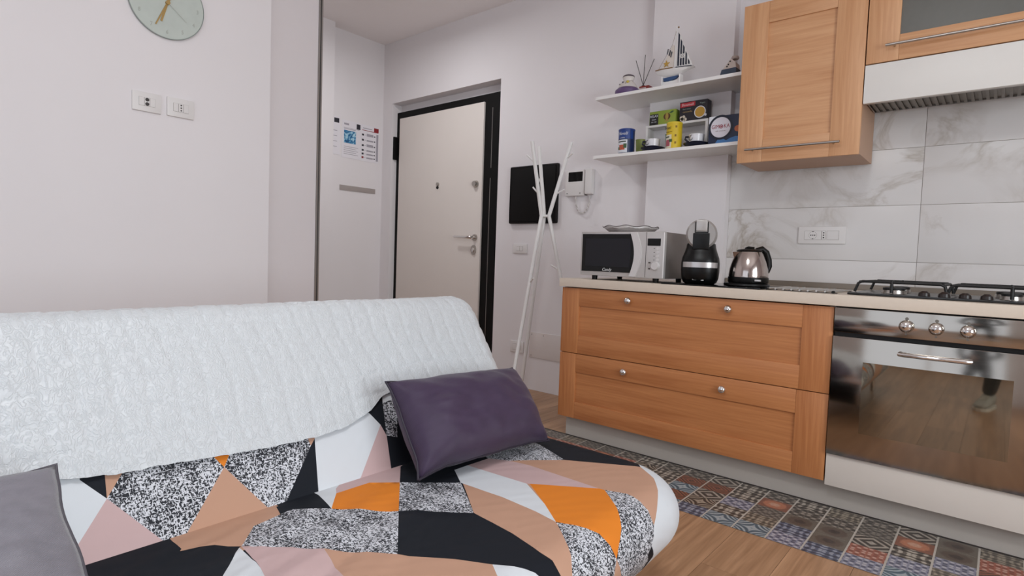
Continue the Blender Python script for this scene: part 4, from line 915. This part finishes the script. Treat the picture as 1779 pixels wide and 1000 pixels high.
def cloth(name, hexc, rough=.75):
    m, n, l, b = base(name); v = mapped(n, l, 'UV', (1, 1, 1))
    f = noise_(n, l, v, 6, 2); c = lin(hexc)
    l.new(mix(n, l, tuple(x * .95 for x in c[:3]) + (1,), c, f), b.inputs['Base Color']); b.inputs['Roughness'].default_value = rough
    b.inputs['Specular IOR Level'].default_value = .25
    w = n.new('ShaderNodeTexWave'); w.inputs['Scale'].default_value = 6; w.inputs['Distortion'].default_value = 9; w.inputs['Detail'].default_value = 2; w.inputs['Detail Scale'].default_value = .6
    vv = mapped(n, l, 'UV', (1.6, .8, 1), (0, 0, .9)); l.new(vv, w.inputs['Vector'])
    bump_(n, l, b, math_(n, l, 'ADD', math_(n, l, 'MULTIPLY', w.outputs['Fac'], .35), math_(n, l, 'MULTIPLY', noise_(n, l, mapped(n, l, 'UV'), 900, 1), .10)), .30, .004)
    return m
def tweed():
    m, n, l, b = base('print_tweed')
    v = mapped(n, l, 'UV', (135, 330, 1), (0, 0, .12)); a = noise_(n, l, v, 1.0, 1, .5, .8)
    v2 = mapped(n, l, 'UV', (330, 135, 1), (0, 0, .12)); c = noise_(n, l, v2, 1.0, 1, .5, .8)
    big = noise_(n, l, mapped(n, l, 'UV', (9, 22, 1)), 1.0, 2)
    s = math_(n, l, 'ADD', math_(n, l, 'MAXIMUM', a, c), math_(n, l, 'MULTIPLY', math_(n, l, 'SUBTRACT', big, .5), .25))
    l.new(ramp(n, l, s, [(.535, lin('#1a1c24')), (.585, lin('#cbccd2'))]), b.inputs['Base Color']); b.inputs['Roughness'].default_value = .8
    w = n.new('ShaderNodeTexWave'); w.inputs['Scale'].default_value = 6; w.inputs['Distortion'].default_value = 9
    l.new(mapped(n, l, 'UV', (1.6, .8, 1), (0, 0, .9)), w.inputs['Vector']); bump_(n, l, b, math_(n, l, 'MULTIPLY', w.outputs['Fac'], .35), .25, .004)
    return m
CL = {'white': cloth('print_white', '#cdd0d4'), 'navy': cloth('print_navy', '#11151d'), 'tan': cloth('print_tan', '#b78f78'), 'pink': cloth('print_pink', '#bfa3a2'), 'orange': cloth('print_orange', '#d67c26'), 'tweed': tweed()}
CLN = list(CL)
def inside(p, poly):
    c = False; x, y = p; j = len(poly) - 1
    for i in range(len(poly)):
        xi, yi = poly[i]; xj, yj = poly[j]
        if (yi > y) != (yj > y) and x < (xj - xi) * (y - yi) / (yj - yi) + xi: c = not c
        j = i
    return c
def patchwork(name, fn, a0, a1, b0, b1, patches, default, parent, step=.016):
    verts, edges = [], []
    na, nb = int((a1 - a0) / step) + 1, int((b1 - b0) / step) + 1
    for i in range(na + 1):
        for j in range(nb + 1): verts.append(Vector((a0 + (a1 - a0) * i / na, b0 + (b1 - b0) * j / nb)))
    for col, poly in patches:
        k0 = len(verts); dense = []
        for i, p in enumerate(poly):
            q = poly[(i + 1) % len(poly)]; d = math.hypot(q[0] - p[0], q[1] - p[1]); k = max(1, int(d / .02))
            dense += [(p[0] + (q[0] - p[0]) * t / k, p[1] + (q[1] - p[1]) * t / k) for t in range(k)]
        dense = [(min(max(p[0], a0), a1), min(max(p[1], b0), b1)) for p in dense]
        verts += [Vector(p) for p in dense]; edges += [(k0 + i, k0 + (i + 1) % len(dense)) for i in range(len(dense))]
    vo, eo, fo, _, _, _ = geometry.delaunay_2d_cdt(verts, edges, [], 0, 1e-5)
    bm = bmesh.new(); uv = bm.loops.layers.uv.new('UVMap'); bv = [bm.verts.new(fn(v.x, v.y)) for v in vo]
    for f in fo:
        try: bf = bm.faces.new([bv[i] for i in f])
        except ValueError: continue
        cx = sum(vo[i].x for i in f) / len(f); cy = sum(vo[i].y for i in f) / len(f); col = default(cx, cy)
        for c, poly in reversed(patches):
            if inside((cx, cy), poly): col = c; break
        bf.material_index = CLN.index(col)
        for lp, i in zip(bf.loops, f): lp[uv].uv = (vo[i].x, vo[i].y)
    return obj(name, bm, [CL[k] for k in CLN], parent, smooth=2)
sofa = thing('sofa_bed', (-1.1, .5, 0), 'sofa bed in a patchwork print cover of white, tan, navy, pink and orange', 'sofa')
extra = [('navy', [(-1.4, -.7), (-1.08, -.7), (-1.08, .42), (-1.4, .42)]), ('tan', [(-1.4, .42), (-1.08, .42), (-1.08, .64), (-1.4, .64)]), ('navy', [(-1.4, .64), (-1.08, .64), (-1.08, .735), (-1.4, .735)]), ('white', [(-1.4, .735), (-1.08, .735), (-1.08, .86), (-1.4, .86)]), ('pink', [(-1.4, .86), (-1.08, .86), (-1.08, 1.0), (-1.4, 1.0)]), ('navy', [(-1.4, 1.0), (-1.08, 1.0), (-1.08, 1.4), (-1.4, 1.4)]), ('white', [(-.76, 1.46), (-.2, 1.10), (-.2, 1.95), (-.76, 1.95)]), ('navy', [(-1.5, 1.36), (-1.1, 1.40), (-.95, 1.47), (-.76, 1.50), (-.76, 1.95), (-1.5, 1.95)]),
         ('pink', [(-1.2, -.1), (-.85, .05), (-.9, -.4), (-1.2, -.5)]), ('orange', [(-.85, .05), (-.5, .2), (-.6, -.2), (-.9, -.4)]), ('white', [(-.5, .2), (-.3, .5), (-.3, -.3), (-.6, -.2)]), ('tweed', [(-.5, .2), (-.62, .5), (-.3, .75), (-.3, .5)])]
def seat_default(x, y): return 'tan' if x > -.9 else 'navy'
st = patchwork('seat_cushion', seat_pt, -1.40, XF + .21, Y0 - .2, YE + .21, extra + SEAT_PATCHES, seat_default, sofa, .0125)
extra_b = [('tan', [(.0, -.1), (.2, .05), (.2, -.3)]), ('navy', [(.0, 1.05), (.3, 1.1), (.3, 1.5), (.0, 1.5)]), ('tweed', [(.02, 1.5), (.3, 1.5), (.3, 1.8), (.02, 1.8)])]
bk = patchwork('backrest', back_pt, -.08, BLN + .30, Y0 - .15, BYE + .19, extra_b + BACK_PATCHES, lambda s, y: 'white' if s < .3 else 'tan', sofa, .02)
DKM = mat('sofa_frame_dark', '#2a2624', .6)
B('under_frame', (-1.36, -.70, Y0 + .12, YE - .22, .17, .262), DKM, sofa, .01)
for lx in (-.76, -1.30):
    for ly in (Y0 + .2, YE - .32): T('leg', [(lx, ly, .0), (lx, ly, .171)], [.014, .018], CHROME, sofa, 12)
# ---------------- quilt over the backrest
HEM = [(-.6, .225), (.18, .218), (.228, .203), (.293, .190), (.36, .183), (.453, .178), (.565, .170), (.66, .165), (.775, .163), (.868, .173), (.953, .200), (1.003, .235), (1.093, .253), (1.9, .25)]
def hem(y):
    for (a, p), (b, q) in zip(HEM, HEM[1:]):
        if a <= y <= b: return p + (q - p) * (y - a) / (b - a)
    return .25
def quilt_mat():
    m, n, l, b = base('white_quilt'); v = mapped(n, l, 'UV', (1, 1, 1))
    l.new(mix(n, l, lin('#c0c3c6'), lin('#c9cccf'), noise_(n, l, v, 40, 3)), b.inputs['Base Color'])
    b.inputs['Roughness'].default_value = .40; b.inputs['Specular IOR Level'].default_value = .55; b.inputs['Sheen Weight'].default_value = .2
    w = noise_(n, l, mapped(n, l, 'UV', (55, 75, 1)), 1, 2, .5, 1.5); rdg = math_(n, l, 'POWER', math_(n, l, 'SUBTRACT', 1.0, math_(n, l, 'MULTIPLY', math_(n, l, 'ABSOLUTE', math_(n, l, 'SUBTRACT', w, .5)), 2.0)), 9.0)
    h = math_(n, l, 'ADD', rdg, math_(n, l, 'MULTIPLY', noise_(n, l, mapped(n, l, 'UV', (500, 500, 1)), 1, 2), .12))
    bump_(n, l, b, h, .42, .003); return m
qt = thing('quilt', (-1.4, .5, .4), 'white crinkled quilt draped over the sofa backrest', 'quilt')
bm = bmesh.new(); uv = bm.loops.layers.uv.new('UVMap'); st_ = .0065
ys = [Y0 - .10 + k * st_ for k in range(int((BYE + .13 - Y0 + .10) / st_))]; ns = 118; grid = []; uvs = {}
for y in ys:
    row = []; hy = hem(y) + .004 * noise.noise((y * 30, 3, 0)) + .0015 * noise.noise((y * 120, 9, 0))
    for i in range(ns):
        s = hy + (BLN + .36 - hy) * i / (ns - 1)
        u_, v_ = s / .062 + .12 * math.sin(y * 9), (y + .10 * s) / .058 + .15 * math.sin(s * 21 + y * 5)
        gs = math.exp(-((u_ - round(u_)) * .062 / .0055) ** 2); gy_ = math.exp(-((v_ - round(v_)) * .058 / .0045) ** 2)
        rg = 1 - abs(noise.noise((s * 46 + 3 * noise.noise((s * 20, y * 20, 2)), y * 62, 1.3)))
        d = .011 - .0034 * max(gs * .9, gy_) + .0012 * rg ** 3 + .0008 * noise.noise((s * 80, y * 90, 4.1)) + .003 * noise.noise((s * 6, y * 7, 7.7))
        v = bm.verts.new(back_pt(s, y, max(d, .004))); row.append(v); uvs[v] = (s, y)
    grid.append(row)
for a, b in zip(grid, grid[1:]):
    for i in range(ns - 1):
        f = bm.faces.new((a[i], a[i + 1], b[i + 1], b[i]))
        for lp in f.loops: lp[uv].uv = uvs[lp.vert]
qo = obj('quilt_cloth', bm, quilt_mat(), qt, smooth=2)
# ---------------- cushions
def cushion(name, lab, bl, br, tl, tr, thick, m, mp, cat='cushion'):
    bl, br, tl, tr = map(Vector, (bl, br, tl, tr)); t = thing(name, (bl + br) / 2, lab, cat)
    U = ((br - bl) + (tr - tl)) / 4; V = ((tl - bl) + (tr - br)) / 4
    N = U.cross(V).normalized(); nu, nv = 44, 30
    def P(u, v, side):
        uu = u * (1 - .055 * (1 - v ** 4)); vv = v * (1 - .085 * (1 - u ** 4))
        base_ = bl * (1 - u) * (1 - v) / 4 + br * (1 + u) * (1 - v) / 4 + tl * (1 - u) * (1 + v) / 4 + tr * (1 + u) * (1 + v) / 4
        p = base_ + U * (uu - u + .022 * noise.noise((v * 2.3, u * .8 + 4, 1))) + V * (vv - v + .04 * noise.noise((u * 2.6 + 8, v * .8, 3)))
        th = thick / 2 * (max(0, 1 - abs(u) ** 3.2) * max(0, 1 - abs(v) ** 2.6)) ** .5
        wr = .013 * noise.noise((u * 2.2 + 5, v * 2.0, side * 3)) + .007 * noise.noise((u * 5 + v * 3, v * 4, side)) + .004 * math.sin(9 * u - 7 * v) * (abs(u * v)) * .8
        return p + N * side * (th + wr * (th / (thick / 2)))
    bm = bmesh.new(); uvl = bm.loops.layers.uv.new('UVMap'); G = {}
    for side in (1, -1):
        for i in range(nu + 1):
            for j in range(nv + 1):
                rim = i in (0, nu) or j in (0, nv)
                if rim and side == -1: G[side, i, j] = G[1, i, j]; continue
                G[side, i, j] = bm.verts.new(P(-1 + 2 * i / nu, -1 + 2 * j / nv, side))
        for i in range(nu):
            for j in range(nv):
                ids = [(i, j), (i + 1, j), (i + 1, j + 1), (i, j + 1)]
                f = bm.faces.new([G[side, a, b] for a, b in (ids if side == 1 else ids[::-1])])
                for lp, (a, b) in zip(f.loops, ids if side == 1 else ids[::-1]): lp[uvl].uv = (a / nu, b / nv)
    obj('cushion_body', bm, m, t, smooth=2)
    loop = [P(-1 + 2 * i / 30, -1, 1) for i in range(31)] + [P(1, -1 + 2 * j / 20, 1) for j in range(1, 21)] + [P(1 - 2 * i / 30, 1, 1) for i in range(1, 31)] + [P(-1, 1 - 2 * j / 20, 1) for j in range(1, 21)]
    T('piping', loop, .0032, mp, t, 8)
    return t
def velvet(name, hexc, hi, sheen):
    m, n, l, b = base(name); v = mapped(n, l, 'UV', (1, 1, 1))
    w = n.new('ShaderNodeTexWave'); w.inputs['Scale'].default_value = 90; w.inputs['Distortion'].default_value = .6; l.new(mapped(n, l, 'UV', (1, .7, 1), (0, 0, .6)), w.inputs['Vector'])
    f = math_(n, l, 'ADD', math_(n, l, 'MULTIPLY', w.outputs['Fac'], .35), math_(n, l, 'MULTIPLY', noise_(n, l, v, 14, 4), .65))
    l.new(mix(n, l, lin(hexc), lin(hi), f), b.inputs['Base Color']); b.inputs['Roughness'].default_value = .5; b.inputs['Specular IOR Level'].default_value = .35
    b.inputs['Sheen Weight'].default_value = sheen; b.inputs['Sheen Roughness'].default_value = .4
    bump_(n, l, b, w.outputs['Fac'], .35, .0015); return m
PUR = velvet('purple_weave', '#2f2238', '#46364f', .12); GRY = velvet('grey_weave', '#67646b', '#8b8890', .25)
cushion('purple_cushion', 'dark purple cushion leaning against the white quilt', (-1.055, .915, .435), (-1.03, 1.41, .43), (-1.240, .948, .640), (-1.222, 1.455, .618), .185, PUR, mat('purple_piping', '#241c2b', .6))
cushion('grey_cushion', 'dark grey cushion cut off by the photo edge beside white patch', (-1.02, -.26, .435), (-1.005, .262, .43), (-1.215, -.26, .612), (-1.190, .236, .610), .15, GRY, mat('grey_piping', '#4b474e', .6))
# ================================================================== photographer (seen only in the oven's reflection)
def person():
    p = thing('person', (.2, -.42, 0), 'person in dark clothes and pale trainers holding a phone, mirrored in the oven door', 'person')
    V, R, E = [], [], []
    def v(co, r, parent=None):
        V.append(Vector(co)); R.append(r); k = len(V) - 1
        if parent is not None: E.append((parent, k))
        return k
    pel = v((.20, -.44, .93), .125)
    wai = v((.20, -.44, 1.08), .115, pel); che = v((.20, -.44, 1.27), .135, wai); upc = v((.20, -.44, 1.40), .10, che); nek = v((.19, -.42, 1.50), .052, upc)
    h1 = v((.185, -.40, 1.575), .072, nek); h2 = v((.18, -.39, 1.65), .082, h1); h3 = v((.18, -.395, 1.725), .062, h2)
    for sx, foot, knee in ((-1, (-.03, -.30, .09), (.03, -.30, .50)), (1, (.33, -.50, .09), (.31, -.46, .50))):
        hip = v((.20 + sx * .085, -.44, .87), .098, pel); kn = v(knee, .068, hip); cf = v(tuple(Vector(knee).lerp(Vector(foot), .4)), .062, kn); v(foot, .045, cf)
    camp = Vector((0, 0, .9844)); rv, uv_, fv = right.normalized(), -down.normalized(), fwd.normalized()
    for sx in (-1, 1):
        sh = v((.20 + sx * .175, -.44 + .03 * sx, 1.385), .062, upc)
        ha = camp - fv * .035 + rv * (sx * .088) - uv_ * .012
        el = v((.20 + sx * .255, -.40, 1.10), .047, sh)
        wr = v(ha - fv * .075 + rv * sx * .03 - uv_ * .03, .030, el)
        pm = v(ha - fv * .025 + rv * sx * .012 - uv_ * .008, .026, wr)
        for k, (dz, ln) in enumerate(((.030, .052), (.010, .058), (-.010, .055), (-.029, .043))):
            a = v(ha + uv_ * dz + rv * sx * .010 + fv * .006, .0088, pm); b = v(ha + uv_ * dz + rv * sx * .004 + fv * .028, .0082, a)
            v(ha + uv_ * dz - rv * sx * (ln * .35) + fv * .034, .0072, b)
        t1 = v(ha - fv * .014 + uv_ * .03 - rv * sx * .006, .0105, pm); v(ha - fv * .010 + uv_ * .030 - rv * sx * .032, .0088, t1)
    me = bpy.data.meshes.new('body'); me.from_pydata(V, E, []); o = bpy.data.objects.new('body', me); COL.objects.link(o)
    sk = o.modifiers.new('skin', 'SKIN'); sk.use_smooth_shade = True
    if not me.skin_vertices: me.skin_vertices.new()
    for d, r in zip(me.skin_vertices[0].data, R): d.radius = (r, r)
    me.skin_vertices[0].data[pel].use_root = True
    ss = o.modifiers.new('sub', 'SUBSURF'); ss.levels = 2; ss.render_levels = 2
    dg = bpy.context.evaluated_depsgraph_get(); m2 = bpy.data.meshes.new_from_object(o.evaluated_get(dg)); bpy.data.objects.remove(o)
    bm = bmesh.new(); bm.from_mesh(m2); bpy.data.meshes.remove(m2)
    SK = mat('skin', '#c99a7e', .5); TR = mat('trousers_dark', '#1c1d20', .8); TP = mat('top_dark', '#24262b', .8)
    for f in bm.faces:
        c = f.calc_center_median(); f.smooth = True
        f.material_index = 0 if (c.z > 1.47 or (c - camp).length < .125) else (1 if c.z < .96 else 2)
    b = obj('body', bm, [SK, TR, TP], p, fix=False)
    for q in b.data.polygons: q.use_smooth = True
    hc = Vector((.18, -.39, 1.65)); fd = Vector((-.3, .95, 0)).normalized(); sd = Vector((fd.y, -fd.x, 0))
    bm = bmesh.new(); bmesh.ops.create_uvsphere(bm, u_segments=24, v_segments=14, radius=.102)
    for w in list(bm.verts):
        if w.co.z < -.02 and w.co.dot(fd) > -.02 or w.co.z < -.07 or (w.co.z < .035 and w.co.dot(fd) > .045): bm.verts.remove(w)
    for w in bm.verts: w.co = w.co + hc + Vector((0, -.008, .025))
    ha_ = obj('hair', bm, mat('hair_brown', '#2b1d14', .6), p, smooth=2)
    for s_ in (-1, 1):
        bm = bmesh.new(); bmesh.ops.create_uvsphere(bm, u_segments=12, v_segments=8, radius=.011, matrix=Matrix.Translation(hc + fd * .074 + sd * .031 * s_ + Vector((0, 0, .0)))); obj('eye', bm, mat('eye_white', '#e8e4de', .2), p, smooth=2)
        bm = bmesh.new(); bmesh.ops.create_uvsphere(bm, u_segments=10, v_segments=8, radius=.005, matrix=Matrix.Translation(hc + fd * .0835 + sd * .031 * s_)); obj('iris', bm, mat('iris_brown', '#2a1a10', .2), p, smooth=2)
        bm = bmesh.new(); bmesh.ops.create_uvsphere(bm, u_segments=12, v_segments=8, radius=.02, matrix=Matrix.Translation(hc + sd * .083 * s_ + Vector((0, 0, -.012))) @ Matrix.Diagonal((.5, .7, 1.4, 1))); obj('ear', bm, SK, p, smooth=2)
    T('nose', [hc + fd * .078 + Vector((0, 0, .004)), hc + fd * .094 + Vector((0, 0, -.026)), hc + fd * .082 + Vector((0, 0, -.036))], [.007, .0125, .008], SK, p, 10)
    T('mouth', [hc + fd * .068 + sd * -.022 + Vector((0, 0, -.056)), hc + fd * .0755 + Vector((0, 0, -.057)), hc + fd * .068 + sd * .022 + Vector((0, 0, -.056))], [.002, .0055, .002], mat('lips', '#a8645a', .5), p, 8)
    # trainers
    for (fx, fy, ang) in ((-.03, -.30, .25), (.33, -.50, -.35)):
        M_ = Matrix.Translation((fx, fy, 0)) @ Matrix.Rotation(ang, 4, 'Z')
        bm = bmesh.new(); secs = []
        for (y, w, hgt, z0) in ((-.085, .028, .085, .0215), (-.06, .038, .105, .0215), (-.01, .041, .11, .0215), (.05, .043, .085, .0215), (.11, .047, .062, .0215), (.15, .042, .05, .0215), (.178, .026, .040, .0215)):
            secs.append([bm.verts.new(M_ @ Vector((w * math.copysign(abs(math.cos(a)) ** .7, math.cos(a)), y, z0 + (hgt - z0) * .5 * (1 + math.copysign(abs(math.sin(a)) ** .7, math.sin(a)))))) for a in [2 * PI * k / 14 for k in range(14)]])
        for a, b_ in zip(secs, secs[1:]):
            for k in range(14): bm.faces.new((a[k], a[(k + 1) % 14], b_[(k + 1) % 14], b_[k]))
        bm.faces.new(secs[0][::-1]); bm.faces.new(secs[-1])
        sh = obj('trainer', bm, mat('trainer_grey', '#a9aaa8', .7, var=.1, vscale=30), p, smooth=2)
        bm = bmesh.new(); prism(bm, [tuple((M_ @ Vector((x, y, 0)))[:2]) for x, y in ((-.03, -.09), (.03, -.09), (.042, -.05), (.046, .06), (.05, .12), (.04, .165), (.015, .187), (-.015, .187), (-.04, .165), (-.05, .12), (-.046, .06), (-.042, -.05))], .0003, .0215, 'XY')
        obj('sole', bm, mat('sole_white', '#e6e6e2', .6), sh)
        for k in range(4):
            a = M_ @ Vector((-.02, .035 + k * .018, .093 - k * .0062)); b_ = M_ @ Vector((.02, .035 + k * .018, .093 - k * .0062)); T('lace', [a, (a + b_) / 2 + Vector((0, 0, .004)), b_], .003, MATS['sole_white'], sh, 6)
    ph = thing('smartphone', tuple(camp - fv * .02), 'black smartphone held by the photographer', 'phone')
    bm = bmesh.new(); box(bm, -.078, .078, -.0375, .0375, -.004, .004, .0025)
    for w in bm.verts: w.co = camp - fv * .017 - uv_ * .01 + rv * w.co.x + uv_ * w.co.y + fv * w.co.z
    obj('phone_case', bm, BLACK, ph, smooth=1)
    bm = bmesh.new(); box(bm, -.074, .074, -.034, .034, -.0048, -.0041)
    for w in bm.verts: w.co = camp - fv * .017 - uv_ * .01 + rv * w.co.x + uv_ * w.co.y + fv * w.co.z
    obj('phone_screen', bm, BLACKG, ph)
person()
